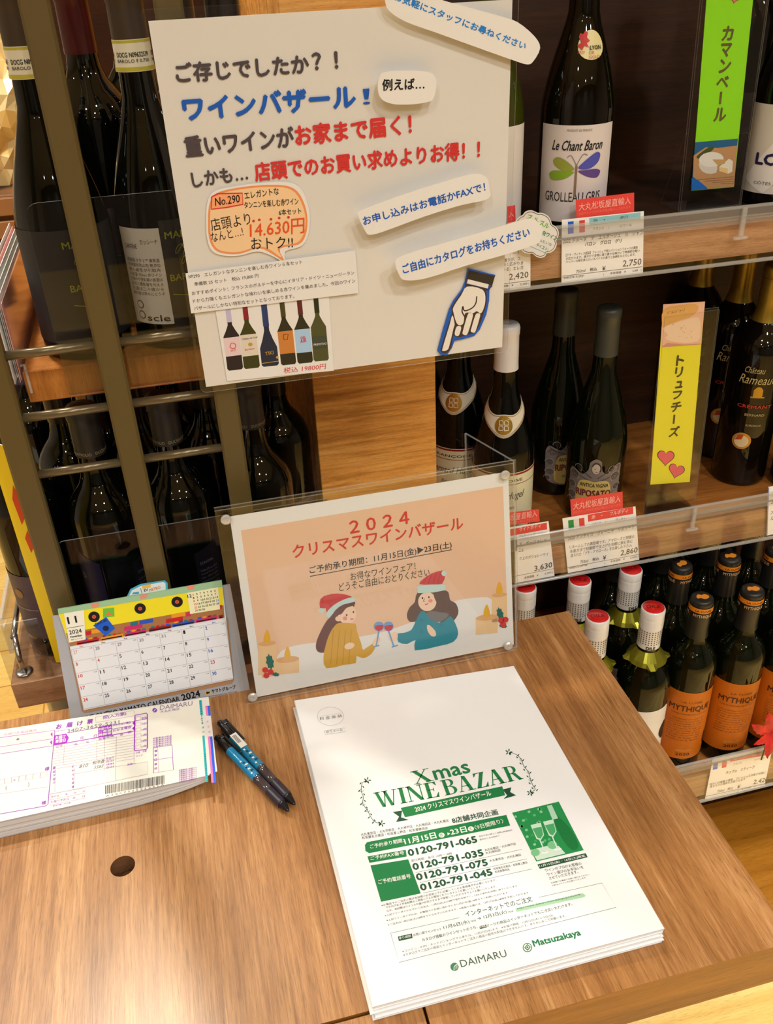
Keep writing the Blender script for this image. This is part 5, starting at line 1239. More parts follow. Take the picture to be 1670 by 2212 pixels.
S.text('大丸東京店・大丸京都店・大丸神戸店・大丸梅田店・大丸札幌店', 112, 686, 640, 600, 18, gx, 0, 2); S.text('松坂屋名古屋店・松坂屋上野店・松坂屋静岡店', 118, 705, 514, 645, 18, gx, 0, 2)
S.text('8店舗共同企画', 664, 610, 938, 556, 36, gd, .02, 2)
S.poly([(135, 738), (148, 722), (985, 558), (1008, 622), (160, 788), (138, 775)], gnn, 2)
S.text('ご予約承り期間：', 168, 762, 372, 722, 26, WH, .01, 3); S.text('11月15日', 378, 738, 566, 698, 38, WH, .03, 3)
for x, y, q in ((596, 680, '金'), (772, 642, '土')): S.ell(x, y, 18, 15, WH, 3, n=20); S.text(q, x - 11, y + 10, x + 11, y + 6, 20, gnn, 0, 4)
S.poly([(630, 664), (648, 670), (632, 682)], WH, 3); S.text('23日', 655, 680, 750, 660, 36, WH, .03, 3); S.text('〈9日間限り〉', 800, 650, 972, 606, 30, WH, .01, 3)
S.poly([(150, 808), (380, 768), (386, 808), (162, 846)], gnn, 2); S.text('ご予約FAX番号', 170, 832, 372, 796, 24, WH, .01, 3)
S.poly([(168, 862), (395, 825), (470, 1030), (232, 1080)], gnn, 2); S.text('ご予約電話番号', 218, 976, 412, 938, 28, WH, .01, 3)
for k, (q, x0_, y0_, x1_, y1_) in enumerate((('065', 400, 806, 812, 722), ('035', 428, 890, 850, 802), ('075', 450, 952, 876, 860), ('045', 474, 1014, 904, 918))):
    S.text('0120-791-' + q, x0_, y0_, x1_, y1_, 40, gd, .045, 2)
S.text('受付時間：各日 10時～18時', 414, 842, 660, 796, 16, gt, 0, 2)
S.text('毎日午前10時より以降24時間受付', 822, 692, 1022, 654, 10, gt, 0, 2, 1); S.text('最終日のみ18時終了', 826, 712, 946, 688, 10, gt, 0, 2, 1)
S.text('大丸京都店・大丸神戸店', 856, 778, 1044, 738, 16, gx, 0, 2); S.text('大丸梅田店', 862, 796, 952, 776, 16, gx, 0, 2); S.text('大丸東京店・大丸札幌店', 886, 842, 1076, 804, 16, gx, 0, 2); S.text('松坂屋名古屋店・松坂屋上野店', 910, 890, 1114, 850, 15, gx, 0, 2); S.text('松坂屋静岡店', 918, 908, 1006, 892, 15, gx, 0, 2)
for a, b in (((440, 905), (1078, 765)), ((465, 965), (1108, 822)), ((485, 1028), (1138, 883))): S.line([a, b], 2, gt, 2)
# photo in green duotone
S.poly([(1020, 545), (1300, 478), (1450, 770), (1165, 838)], ink(34, 140, 74), 2)
random.seed(9)
for k in range(34):
    u, v = random.random(), random.random() * .72; x = 1030 + 255 * u + 130 * v; y = 552 - 62 * u + 285 * v
    if u < .62: S.ell(x, y, 9, 8, ink(*random.choice(((90, 176, 116), (60, 158, 92), (130, 196, 146)))), 3, n=12)
S.poly([(1130, 770), (1240, 742), (1300, 745), (1340, 790), (1170, 832)], ink(206, 226, 208), 3)
S.poly([(1232, 505), (1262, 498), (1290, 560), (1370, 640), (1420, 745), (1380, 770), (1320, 700), (1268, 590)], ink(22, 116, 58), 4, smooth=2); S.poly([(1228, 505), (1258, 498), (1296, 580), (1262, 588)], ink(170, 210, 180), 5)
for gx0, gy0 in ((1130, 620), (1205, 600)):
    S.poly([(gx0, gy0), (gx0 + 62, gy0 - 14), (gx0 + 82, gy0 + 60), (gx0 + 62, gy0 + 92), (gx0 + 36, gy0 + 84)], ink(196, 224, 200), 5); S.poly([(gx0 + 12, gy0 + 22), (gx0 + 66, gy0 + 10), (gx0 + 76, gy0 + 58), (gx0 + 60, gy0 + 82), (gx0 + 42, gy0 + 76)], ink(74, 164, 102), 6)
    S.line([(gx0 + 56, gy0 + 90), (gx0 + 86, gy0 + 160)], 7, ink(214, 232, 214), 6); S.ell(gx0 + 88, gy0 + 166, 24, 8, ink(226, 238, 226), 6, -.2)
S.ell(1160, 785, 26, 22, ink(120, 190, 136), 6); S.ell(1262, 740, 30, 24, ink(120, 190, 136), 5)
S.poly([(1172, 856), (1462, 788), (1474, 812), (1186, 882)], gd, 2); S.text('11月15日(金)・16日(土)限定', 1188, 876, 1462, 812, 18, WH, .015, 3)
for k, q in enumerate(('ワインのプロがお客様の', 'ワイン選びのお手伝いを', 'させていただきます。')): S.text(q, 1222 + k * 12, 902 + k * 24, (1440, 1452, 1420)[k] + 0, (858, 880, 908)[k], 20, gx, 0, 2)
S.text('お気軽にお電話でお問い合わせください。', 1256, 972, 1488, 920, 10, gx, 0, 2, 1); S.text('お好みのワインをお探しいたします。', 1262, 988, 1470, 938, 10, gx, 0, 2, 1)
# fine print and internet order box
S.crop(780, 1900, .37126)
fp = [('※お電話でのご注文の際は本封筒のお名前の下に記載しているお客様番号が必要になります。', 120, 158, 790, 8), ('カタログおよび本封筒をご用意のうえお電話くださいますようお願いいたします。', 146, 170, 705, 46), ('なお、本封筒はワインのお届けが完了するまで保管していただきますようお願いいたします。', 150, 190, 790, 46),
      ('※上記フリーダイヤルでのご注文は、11月23日(土)18時で受付を終了し、FAXの受付も同時に終了いたします。', 140, 218, 918, 42), ('※上記フリーダイヤルは、お電話でのお問い合わせのみ11月29日(金)18時までご利用いただけます。', 150, 246, 862, 82), ('※ご注文は11月23日(土)18時までとさせていただきます。※商品のお届けは、12月17日(火)以降を予定しております。', 158, 272, 984, 82)]
for q, x0_, y0_, x1_, y1_ in fp: S.text(q, x0_, y0_, x1_, y1_, 14, gx, 0, 2, 1)
S.text('インターネットでのご注文', 612, 218, 1000, 128, 34, gd, 0, 2)
S.line([(172, 312), (572, 222)], 2, gt, 2); S.line([(1034, 104), (1402, 20), (1484, 162), (222, 482), (172, 312)], 2, gt, 2)
S.poly([(898, 168), (1290, 80), (1306, 92), (1300, 102), (905, 188)], ink(166, 208, 170), 1); S.text('https://www.daimaru-matsuzakaya.jp/sale/004/', 912, 178, 1282, 94, 15, gd, 0, 2, 1)
S.poly([(214, 332), (296, 314), (300, 340), (220, 358)], gd, 1); S.text('承り期間', 222, 350, 292, 335, 15, WH, 0, 2)
S.text('お買い得ワインセット', 306, 332, 470, 294, 17, gx, 0, 2); S.text('11月6日(水)', 484, 294, 634, 258, 27, gd, 0, 2); S.text('→ 12月3日(火)', 682, 242, 852, 200, 27, gd, 0, 2); S.text('午前10時', 640, 250, 670, 243, 12, gx, 0, 2, 1); S.text('午前10時', 858, 196, 888, 189, 12, gx, 0, 2, 1)
S.text('カタログ掲載のワインセットのうち、', 358, 362, 680, 284, 20, gd, 0, 2); S.poly([(688, 272), (726, 262), (732, 278), (692, 288)], gd, 1); S.text('WEB', 692, 284, 726, 276, 11, WH, .02, 3)
S.text('マークの商品はインターネットでもご注文いただけます。', 732, 280, 1232, 150, 20, gd, 0, 2)
S.text('※コンビニ・ATM・ネットバンキングでの承りは、11月27日(水)まで。※お届け期間：12月12日(木)→15日(日)', 242, 428, 1120, 216, 17, gt, 0, 2, 1); S.text('※カタログでご注文の商品とインターネットでご注文の商品の組合せ配送はできませんので、あらかじめご了承願います。', 248, 448, 1196, 218, 17, gt, 0, 2, 1)
lgn = ink(60, 128, 92)
S.ell(544, 508, 24, 24, lgn, 2, n=26)
for k in range(5): S.line([(540 + k * 6, 530 - k * 3), (541 + k * 5, 506 - k * 3), (566, 496 + k * 4 - 10)], 1.6, WH, 3, smooth=2)
S.text('DAIMARU', 584, 512, 852, 448, 44, ink(70, 96, 80), .0, 2)
S.ell(968, 396, 27, 27, lgn, 2, n=26); S.ell(968, 396, 22, 22, WH, 3, n=26); S.poly([(968, 376), (988, 394), (970, 416), (949, 398)], lgn, 4); S.poly([(968, 384), (980, 394), (970, 407), (957, 398)], WH, 5); S.ell(968, 396, 6, 6, lgn, 6)
S.text('Matsuzakaya', 1012, 402, 1286, 334, 50, ink(30, 120, 80), .035, 2)
# postal marks
S.crop(660, 1500, .083832)
S.line([(645 + 340 * math.cos(k * math.pi / 16), 565 + 235 * math.sin(k * math.pi / 16)) for k in range(32)], 10, ink(196, 192, 184), 2, True); S.line([(320, 575), (935, 480)], 8, ink(196, 192, 184), 2); S.text('料 金 後 納', 370, 672, 940, 590, 85, ink(120, 118, 112), 0, 2)
S.line([(485, 945), (1005, 865), (1032, 962), (515, 1036)], 8, ink(150, 146, 140), 2, True); S.text('ゆうメール', 540, 1006, 968, 945, 68, ink(110, 108, 102), 0, 2)
S.flush(top)
# ------------------------------------------------------------------ price cards tucked behind the rails
def card(y, pts, label, group='price cards on the shelf rails'):
    s = Surf((0, y, 0), (1, 0, 0), (0, 0, 1))
    o = sheet('price_card', s, pts, .0004, M_CARD, label=label, cat='price card', group=group)
    return Surf((0, y - .0001, 0), (1, 0, 0), (0, 0, 1)), o
def redtag(y, pts, label, txt='大丸松坂屋直輸入', sub='当店グループ大丸松坂屋が輸入しております', tx=None):
    s = Surf((0, y, 0), (1, 0, 0), (0, 0, 1))
    o = sheet('red_import_tag', s, pts, .0004, mat('tag_red', (232, 70, 66), .45), label=label, cat='tag', group='red import tags above the price cards')
    s = Surf((0, y - .0001, 0), (1, 0, 0), (0, 0, 1)); pk2 = ink(252, 196, 186)
    (a, b), (c, d) = tx
    s.text(txt, *a, *b, c, pk2, .0, 1); s.text(sub, a[0], a[1] + d, b[0], b[1] + d, c * .36, ink(244, 130, 120), 0, 1, 1); s.flush(o)
tk_ = ink(78, 62, 50); lb_ = ink(150, 208, 214)
YC = .9262
# top shelf card: white, dry
redtag(YC + .0012, [(1244, 432), (1370, 416), (1370, 478), (1246, 490)], 'red import tag on the top shelf rail in front of the dragonfly label bottle', tx=[((1250, 456), (1362, 441)), (17, 9)])
s, o = card(YC, [(1214, 475), (1391, 456), (1389, 590), (1213, 612)], 'price card with French flag reading 2,750 on the top shelf rail'); s.crop(1200, 420, .11976)
s.poly([(612, 425), (1535, 322), (1532, 450), (612, 556)], lb_, 1)
def flag(s, a, cols):
    x0_, y0_, w_, h = a
    for k, c in enumerate(cols): s.poly([(x0_ + w_ * k, y0_ - w_ * k * .11), (x0_ + w_ * (k + 1), y0_ - w_ * (k + 1) * .11), (x0_ + w_ * (k + 1), y0_ + h - w_ * (k + 1) * .11), (x0_ + w_ * k, y0_ + h - w_ * k * .11)], c, 1)
FR = (ink(20, 100, 220), ink(238, 230, 218), ink(226, 70, 66))
flag(s, (225, 494, 102, 218), FR)
s.text('白', 690, 502, 750, 496, 60, tk_, .01, 2); s.text('・', 868, 466, 888, 464, 18, tk_, .02, 2); s.text('辛口', 1162, 452, 1302, 438, 60, tk_, .01, 2)
s.text('フランス', 672, 652, 870, 630, 50, tk_, 0, 2); s.text('/', 950, 625, 970, 622, 44, tk_, 0, 2); s.text('ロワール', 1160, 594, 1376, 572, 48, tk_, 0, 2)
s.text('2022 ドメーヌ　デ　エルボージュ　ル　シャン', 134, 890, 1576, 722, 84, tk_, .012, 2); s.text('バロン　グロロ　グリ', 530, 934, 1190, 868, 74, tk_, .012, 2)
s.text('【テラ・ヴィティス認証】フレッシュで桃とパッションフルーツの風味', 186, 1124, 1482, 980, 52, tk_, 0, 2); s.text('が広がります。爽やかで非常に香り豊かな味わいで特徴的な軽い', 186, 1188, 1516, 1036, 52, tk_, 0, 2); s.text('ペッパーの様な柔らかいスパイスの香りと余韻をもたらします。', 182, 1244, 1440, 1106, 50, tk_, 0, 2)
s.text('750ml', 372, 1420, 536, 1396, 54, tk_, 0, 2); s.text('税込', 618, 1388, 748, 1372, 62, tk_, .01, 2); s.text('¥', 842, 1374, 900, 1366, 76, tk_, .01, 2); s.text('2,750', 1208, 1322, 1542, 1282, 130, tk_, .0, 2)
s.line([(120, 1474), (1565, 1304)], 7, tk_, 2); s.text('*4980278191593*', 122, 1528, 516, 1488, 42, tk_, 0, 2); s.text('(　　本体価格　¥', 862, 1468, 1266, 1420, 52, tk_, 0, 2); s.text('2,500　)', 1386, 1408, 1546, 1386, 46, tk_, 0, 2); s.flush(o)
# left card on the top rail reading 2,420, partly behind the poster
s, o = card(YC, [(1050, 520), (1146, 508), (1146, 621), (1050, 634)], 'price card reading 2,420 on the top rail half behind the poster'); s.crop(1060, 380, .11757)
s.text('ーニュ', 340, 1438, 524, 1418, 60, tk_, 0, 2); s.text('の香りが、フ', 190, 1590, 540, 1550, 68, tk_, 0, 2); s.text('力強く広がりま', 150, 1672, 596, 1630, 68, tk_, 0, 2); s.text('感ある、エレガ', 150, 1762, 600, 1716, 72, tk_, 0, 2)
s.text('2,420', 338, 1930, 692, 1880, 128, tk_, 0, 2); s.line([(100, 2000), (720, 1922)], 7, tk_, 2); s.text('体価格　¥', 160, 2056, 416, 2026, 44, tk_, 0, 2); s.text('2,200 )', 538, 2020, 708, 1998, 46, tk_, 0, 2); s.flush(o)
redtag(YC + .0012, [(1096, 446), (1113, 443), (1114, 478), (1096, 482)], 'red tag on the top shelf seen beside the poster edge', '入', '入', [((1099, 470), (1110, 468)), (12, 6)])
# middle shelf cards
redtag(YC + .0012, [(1232, 1079), (1345, 1062), (1346, 1110), (1235, 1124)], 'red import tag on the middle rail below the ornate angel label bottle', tx=[((1238, 1102), (1340, 1085)), (16, 8)])
s, o = card(YC, [(1215, 1120), (1373, 1094), (1381, 1209), (1227, 1238)], 'price card with Italian flag reading 2,860 on the middle shelf rail'); s.crop(1100, 1000, .34132)
tg = mat('tag_red', (232, 70, 66)); s.poly([(498, 328), (784, 277), (786, 322), (500, 372)], tg, 1)
s.text('赤　・', 520, 356, 588, 344, 24, WH, 0, 2); s.text('フルボディ', 636, 334, 750, 314, 26, WH, 0, 2)
for k, c in enumerate((ink(30, 150, 70), ink(238, 230, 218), ink(226, 70, 66))): s.poly([(373 + k * 34, 364 - k * 6), (407 + k * 34, 358 - k * 6), (411 + k * 34, 418 - k * 6), (377 + k * 34, 424 - k * 6)], c, 1)
s.text('イタリア', 520, 398, 580, 388, 18, tk_, 0, 2); s.text('/', 606, 384, 612, 383, 16, tk_, 0, 2); s.text('ヴェネト', 674, 370, 734, 360, 19, tk_, 0, 2)
s.text('2020 アンティカ　ヴィーニャ　リポサート', 372, 492, 790, 416, 28, tk_, .012, 2)
s.text('リネームしての再登場です。アマローネと同様の', 380, 546, 790, 476, 22, tk_, 0, 2); s.text('生産方法で短期間で仕上げた気軽に飲む為に', 384, 572, 780, 504, 22, tk_, 0, 2); s.text('造られた「プチ・アマローネ」をお楽しみ下さい。', 388, 598, 776, 530, 22, tk_, 0, 2)
s.text('750ml', 450, 638, 500, 628, 19, tk_, 0, 2); s.text('税込', 526, 622, 568, 614, 20, tk_, .01, 2); s.text('¥', 592, 614, 612, 610, 26, tk_, .01, 2); s.text('2,860', 704, 592, 810, 570, 38, tk_, .01, 2)
s.line([(368, 662), (822, 578)], 2.4, tk_, 2); s.text('*4980276189998*', 376, 674, 500, 650, 13, tk_, 0, 2); s.text('(　　本体価格　¥', 602, 642, 730, 616, 17, tk_, 0, 2); s.text('2,600 )', 764, 610, 816, 600, 15, tk_, 0, 2); s.flush(o)
redtag(YC + .0012, [(1060, 1112), (1164, 1100), (1166, 1126), (1062, 1140)], 'red import tag on the middle rail beside the right edge of the acrylic stand', '大丸松坂屋直輸入', '当店グループ大丸松坂屋が輸入しております', [((1066, 1132), (1160, 1116)), (15, 7)])
s, o = card(YC, [(1060, 1146), (1185, 1126), (1198, 1244), (1070, 1268)], 'price card reading 3,630 behind the right edge of the acrylic stand'); s.crop(1100, 1000, .34132)
s.poly([(-60, 432), (238, 378), (240, 420), (-58, 474)], tg, 1); s.text('ライトボディ', 64, 434, 200, 408, 26, WH, 0, 2); s.text('ブルゴーニュ ボージョレー', 60, 474, 236, 444, 17, tk_, 0, 2)
s.text('ズ　ボージョレー', 60, 528, 236, 498, 25, tk_, .01, 2); s.text('ニュ', 60, 564, 90, 558, 20, tk_, .01, 2); s.text('ク上のボジョレーワイ', 64, 616, 246, 586, 20, tk_, 0, 2)
s.text('3,630', 160, 690, 272, 664, 38, tk_, .01, 2); s.line([(-30, 730), (286, 668)], 2.4, tk_, 2); s.text('本体価格　¥', 94, 736, 184, 718, 17, tk_, 0, 2); s.text('3,300 )', 224, 710, 278, 698, 14, tk_, 0, 2); s.flush(o)
s, o = card(YC, [(1660, 1052), (1790, 1028), (1790, 1130), (1656, 1157)], 'price card with a blue edge at the right frame border on the middle rail')
s.line([(1661, 1053), (1657, 1156)], 1.2, ink(60, 80, 200), 1); s.text('2021 シャトー', 1664, 1090, 1760, 1074, 10, tk_, 0, 2); s.text('カベルネを主体に', 1664, 1112, 1780, 1092, 9, tk_, 0, 2); s.text('広がります', 1664, 1124, 1740, 1110, 9, tk_, 0, 2); s.flush(o)
# bottom shelf card
s, o = card(.7945, [(1540, 1640), (1670, 1611), (1652, 1697), (1523, 1727)], 'price card with French flag reading 2,420 on the bottom shelf rail'); s.crop(1200, 1500, .32191)
s.poly([(1172, 430), (1460, 372), (1452, 400), (1172, 452)], tg, 1); s.text('赤　・　　　　ミディアム', 1200, 440, 1400, 398, 18, WH, 0, 2)
for x, m in ((1060, FR[0]), (1120, FR[2])): s.poly([(x, 462 - (x - 1060) * .2), (x + 32, 456 - (x - 1060) * .2), (x + 26, 500 - (x - 1060) * .2), (x - 4, 506 - (x - 1060) * .2)], m, 1)
s.text('フランス', 1190, 478, 1246, 466, 14, tk_, 0, 2); s.text('ペイドック', 1330, 448, 1398, 434, 14, tk_, 0, 2); s.text('キュヴェ　ミティーク', 1142, 536, 1332, 496, 20, tk_, .01, 2)
s.text('味わいは複雑で濃厚、フレッシュな印象が余韻に', 1034, 612, 1408, 530, 16, tk_, 0, 2); s.text('香るモカの風味を芳香させます', 1034, 628, 1272, 576, 16, tk_, 0, 2); s.text('2,420', 1324, 608, 1422, 586, 32, tk_, .01, 2)
s.text('750ml', 1084, 660, 1130, 650, 16, tk_, 0, 2); s.text('税込', 1152, 644, 1190, 636, 18, tk_, 0, 2); s.text('¥', 1218, 632, 1236, 628, 22, tk_, .01, 2); s.line([(1010, 684), (1434, 592)], 2.4, tk_, 2); s.text('(　本体価格　¥　　2,200 )', 1222, 654, 1420, 606, 14, tk_, 0, 2); s.flush(o)
# cloud shaped handwritten tag
s = Surf((0, .9170, 0), (1, 0, 0), (0, 0, 1)).crop(1060, 380, .11757)
cl = [(420, 900), (500, 770), (590, 715), (640, 655), (740, 630), (830, 660), (870, 680), (950, 680), (1060, 740), (1110, 830), (1130, 890), (1200, 935), (1250, 1020), (1245, 1110), (1205, 1190), (1215, 1260), (1180, 1350), (1100, 1410), (1030, 1420), (1000, 1480), (930, 1505), (850, 1490), (770, 1430), (700, 1430), (600, 1400), (540, 1310), (440, 1200), (400, 1050)]
o = sheet('cloud_tag', s, cl, .0004, M_WHITE, label='cloud-shaped white tag with green handwriting between the poster and the 2,750 card', cat='tag', smooth=3)
inn = [(830 + (x - 830) * .93, 1070 + (y - 1070) * .93) for x, y in cl]
s.line(inn, 9, ink(60, 56, 40), 2, True, 3); g1, g2 = ink(110, 190, 40), ink(20, 140, 70)
for q, x, y in (('ス', 660, 790), ('ル', 775, 840), ('ス', 880, 900), ('ル', 970, 940)): s.text(q, x, y, x + 88, y + 26, 92, g1, .03, 3)
s.text('白ワイン', 938, 1080, 1200, 1190, 92, g2, .03, 3); s.text('みたいな', 880, 1200, 1112, 1290, 56, g2, .0, 3); s.text('が', 720, 1250, 800, 1270, 56, g2, 0, 3); s.text('テイスト!', 830, 1290, 1040, 1385, 70, g2, .01, 3); s.line([(660, 1262), (1000, 1412)], 8, ink(110, 190, 210), 3); s.flush(o)

# ------------------------------------------------------------------ tall acrylic cheese signs
def tallstand(y0_, z, x0_, x1_, h, lean, label, cardpts, kind):
    V = Vector((0, math.sin(lean), math.cos(lean))); O = Vector((0, y0_, z + .0018))
    S = Surf(O, (1, 0, 0), V)
    t = thing('acrylic_sign_holder', label, 'sign stand', ((x0_ + x1_) / 2, y0_, z), 'tall acrylic cheese sign holders')
    g = G(); uvbox(g, S, x0_, x1_, 0, h, 0, .0016, 0, 1); part_g('front_plate', g, [M_CLEAR, M_EDGE], t)
    g = G(); uvbox(g, S, x0_ - .0005, x1_ + .0005, 0, h + .002, -.0036, -.0018, 0, 1); part_g('back_plate', g, [M_CLEAR, M_EDGE], t)
    part_g('foot_plate', G().bbox(x0_, x1_, y0_ - .001, y0_ + .045, z + .0002, z + .0018, .0003), M_CLEAR, t)
    g = G().slab([Vector((x0_, y0_ + .045, z + .0018)), Vector((x1_, y0_ + .045, z + .0018)), S.at(x1_, .085, -.004), S.at(x0_, .085, -.004)], Vector((0, -.5, .5)), .0014, 0, 1)
    part_g('back_brace', g, [M_CLEAR, M_EDGE], t)
    S1 = Surf(O - S.N * .0010, (1, 0, 0), V); c = sheet('sign_card', S1, cardpts, .0003, mat(*kind[0]), t)
    S2 = Surf(O - S.N * .0009, (1, 0, 0), V)
    return t, c, S2
# yellow one on the middle shelf
t, c, S = tallstand(.962, ZS[1], .588, .664, .288, .055, 'tall acrylic holder with a yellow truffle cheese sign on the middle shelf', [(1433, 658), (1523, 652), (1490, 1041), (1405, 1047)], (('sign_yellow', (238, 228, 50), .4),))
S.crop(1100, 600, .34132)
S.poly([(976, 168), (1240, 150), (1214, 422), (960, 440)], ink(240, 190, 160), 1); S.poly([(978, 200), (1100, 170), (1170, 165), (1200, 190), (1160, 240), (1080, 270), (1000, 300), (970, 310)], ink(226, 172, 96), 2, smooth=3)
S.poly([(970, 320), (1040, 290), (1130, 262), (1200, 250), (1212, 330), (1195, 400), (1110, 412), (1020, 400), (985, 380), (1005, 360)], ink(246, 214, 182), 3, smooth=2); S.poly([(960, 440), (1000, 412), (1110, 422), (1214, 416), (1213, 422)], ink(214, 150, 130), 2)
random.seed(2)
for k in range(14): S.ell(1030 + random.random() * 130, 290 + random.random() * 90, 3, 2, ink(150, 110, 90), 4, n=6)
S.text('ﾊﾟﾙﾐｼﾞｬｰﾉ', 1000, 232, 1110, 212, 20, ink(110, 80, 40), 0, 4)
kk2 = ink(70, 66, 30)
for q, x, y, w_, h in (('ト', 1056, 556, 46, 62), ('リ', 1048, 630, 44, 60), ('ュ', 1052, 698, 42, 40), ('フ', 1032, 770, 56, 48), ('チ', 1022, 850, 62, 58), ('ズ', 1010, 1008, 60, 62)): S.text(q, x, y, x + w_, y - w_ * .12, h, kk2, .045, 2)
S.poly([(1040, 866), (1052, 866), (1046, 924), (1034, 924)], kk2, 2)
def heart(cx, cy, r, a, m, L_):
    P = []
    for k in range(28):
        q = 2 * math.pi * k / 28; x = 16 * math.sin(q) ** 3; y = -(13 * math.cos(q) - 5 * math.cos(2 * q) - 2 * math.cos(3 * q) - math.cos(4 * q)); x *= r / 16; y *= r / 16
        P.append((cx + x * math.cos(a) - y * math.sin(a), cy + x * math.sin(a) + y * math.cos(a)))
    S.poly(P, m, L_)
for x, y, r, a in ((991, 1136, 56, .06), (1058, 1220, 52, .25)): heart(x, y, r, a, ink(96, 50, 40), 2); heart(x, y, r * .90, a, ink(232, 96, 110), 3)
S.flush(c)
# green one on the top shelf
t, c, S = tallstand(.9750, ZS[2], .5885, .668, .30, .045, 'tall acrylic holder with a green camembert sign on the top shelf', [(1545, -240), (1653, -250), (1585, 404), (1494, 412)], (('sign_green', (150, 232, 30), .4),))
S.crop(1080, 0, .35329)
S.poly([(1195, 870), (1455, 848), (1430, 1140), (1170, 1165)], ink(34, 100, 150), 1); S.poly([(1185, 950), (1260, 900), (1330, 905), (1450, 890), (1432, 1140), (1270, 1156), (1180, 1080)], ink(196, 150, 104), 2)
S.poly([(1200, 960), (1240, 925), (1290, 895), (1310, 905), (1280, 935), (1230, 970)], ink(70, 90, 40), 3, smooth=2); S.poly([(1172, 1090), (1210, 1100), (1270, 1150), (1170, 1164)], ink(20, 110, 200), 3)
S.ell(1292, 975, 76, 46, ink(236, 232, 224), 4, -.08); S.poly([(1222, 985), (1300, 990), (1326, 1000), (1322, 1056), (1260, 1060), (1222, 1030)], ink(222, 216, 204), 3, smooth=2); S.poly([(1298, 975), (1378, 975), (1376, 1000), (1330, 1010)], ink(206, 166, 110), 5)
S.poly([(1340, 1020), (1400, 970), (1424, 985), (1420, 1050), (1395, 1062), (1340, 1045)], ink(240, 232, 216), 4); S.poly([(1340, 1022), (1392, 1030), (1392, 1062), (1340, 1046)], ink(240, 206, 140), 5)
for k in range(4): S.line([(1200 + k * 50, 1100 + k * 8), (1430, 1080 + k * 14)], 3, ink(150, 100, 64), 3)
for q, x, y, w_, h in (('カ', 1356, 248, 64, 84), ('マ', 1346, 348, 62, 78), ('ン', 1338, 446, 66, 80), ('ベ', 1322, 536, 70, 66), ('ル', 1306, 742, 70, 78)): S.text(q, x, y, x + w_, y - w_ * .06, h, ink(104, 96, 50), .045, 2)
S.poly([(1346, 562), (1360, 560), (1352, 636), (1338, 638)], ink(104, 96, 50), 2); heart(1440, -30, 52, .2, ink(150, 80, 70), 2); heart(1440, -30, 46, .2, ink(226, 120, 130), 3); S.flush(c)

# ------------------------------------------------------------------ red artificial maple leaf on the bottom rail
t = thing('maple_leaf_decoration', 'red artificial maple leaf hanging at the bottom shelf front on the right', 'decoration', (.726, .786, -.34))
lm = mat('leaf_red_fabric', (200, 24, 30), .5, vary=.3, vscale=60); lv = ink(240, 110, 100)
def leaflet(c, a, L, w_, tilt, m=lm):
    d = Vector((math.cos(a), -.18 + tilt, math.sin(a))).normalized(); s_ = Vector((-math.sin(a), 0, math.cos(a))); nn = Vector((0, -1, 0))
    V = []; F = []; n = 9
    for i in range(n + 1):
        q = i / n; wd = w_ * math.sin(math.pi * min(1, q * .96 + .04)) ** .8 * (1.12 if i % 2 else .9) * (1 - q * .25); p = c + d * L * q + nn * .004 * math.sin(q * 3)
        V += [p + s_ * wd + nn * -.002, p, p - s_ * wd + nn * -.002]
    for i in range(n): F += [(3 * i, 3 * i + 1, 3 * i + 4, 3 * i + 3), (3 * i + 1, 3 * i + 2, 3 * i + 5, 3 * i + 4)]
    part('leaflet', V, F, m, t)
c = Vector((.7225, .778, -.296))
for a, L in ((2.42, .060), (1.95, .062), (1.35, .055), (4.68, .044), (3.5, .030), (.6, .050), (5.4, .045)): leaflet(c, a, L, .0095, 0)
part_g('stem', G().tube([c + Vector((0, .003, 0)), (.7245, .783, -.33), (.726, .7865, -.36)], .0012, 8), mat('stem_green', (90, 110, 50), .5), t, True)

# ------------------------------------------------------------------ clear guards in front of the left shelves
def guard(x0_, x1_, y, z0_, z1_, r, label):
    P = [(x1_, z0_), (x1_, z1_)] + [(x0_ + r - r * math.sin(k * math.pi / 10), z1_ - r + r * math.cos(k * math.pi / 10)) for k in range(6)] + [(x0_, z0_)]
    V = [Vector((x, y, z)) for x, z in P]; a = sum(((V[i] - V[0]).cross(V[(i + 1) % len(V)] - V[0]) for i in range(len(V))), Vector())
    if a.y > 0: V.reverse()
    g = G().slab(V, Vector((0, -1, 0)), .0016, 0, 1)
    return solo_g('clear_guard', g, [M_GREY, M_EDGE], label=label, cat='guard panel', group='clear guard panels of the left shelf')
guard(-.1130, .009, .8225, .338, .512, .012, 'clear acrylic guard with rounded corner before the upper left bottles')
guard(-.158, .12, .8245, -.010, .182, .004, 'clear acrylic guard in front of the black capsule bottles')
guard(-.2475, -.2015, .8285, -.010, .090, .010, 'short clear guard at the left end of the lower plank')

# ------------------------------------------------------------------ left end: rail rod, side price rails, card holder, yellow poster
t = thing('rail_support', 'silver bent rod with round foot carrying a clear price rail at the plank left end', 'rail support', (-.235, .846, .008))
part_g('foot', G().lathe([(.0095, .0082), (.0095, .0096), (.008, .0104), (.004, .0108), (.0001, .0108)], 24, (-.235, .846)), M_CHROME, t, True)
pts = [(-.235, .846, .010)] + [(-.235, .846 - .001 * k, .012 + .006 * k) for k in range(1, 4)] + [(-.2352, .846, .036), (-.236, .853, .043), (-.238, .866, .0455), (-.240, .90, .0460), (-.2415, 1.28, .046)]
part_g('rod', G().tube(smoothpts(pts, 3, False), .0032, 12), M_CHROME, t, True)
g = G().slab([Vector((-.2455, .858, .030)), Vector((-.2455, .858, .075)), Vector((-.2455, 1.30, .075)), Vector((-.2455, 1.30, .030))], Vector((1, 0, 0)), .0012, 0, 1)
g.box(-.247, -.243, .858, 1.30, .074, .078, 1); g.box(-.247, -.243, .858, 1.30, .028, .031, 1)
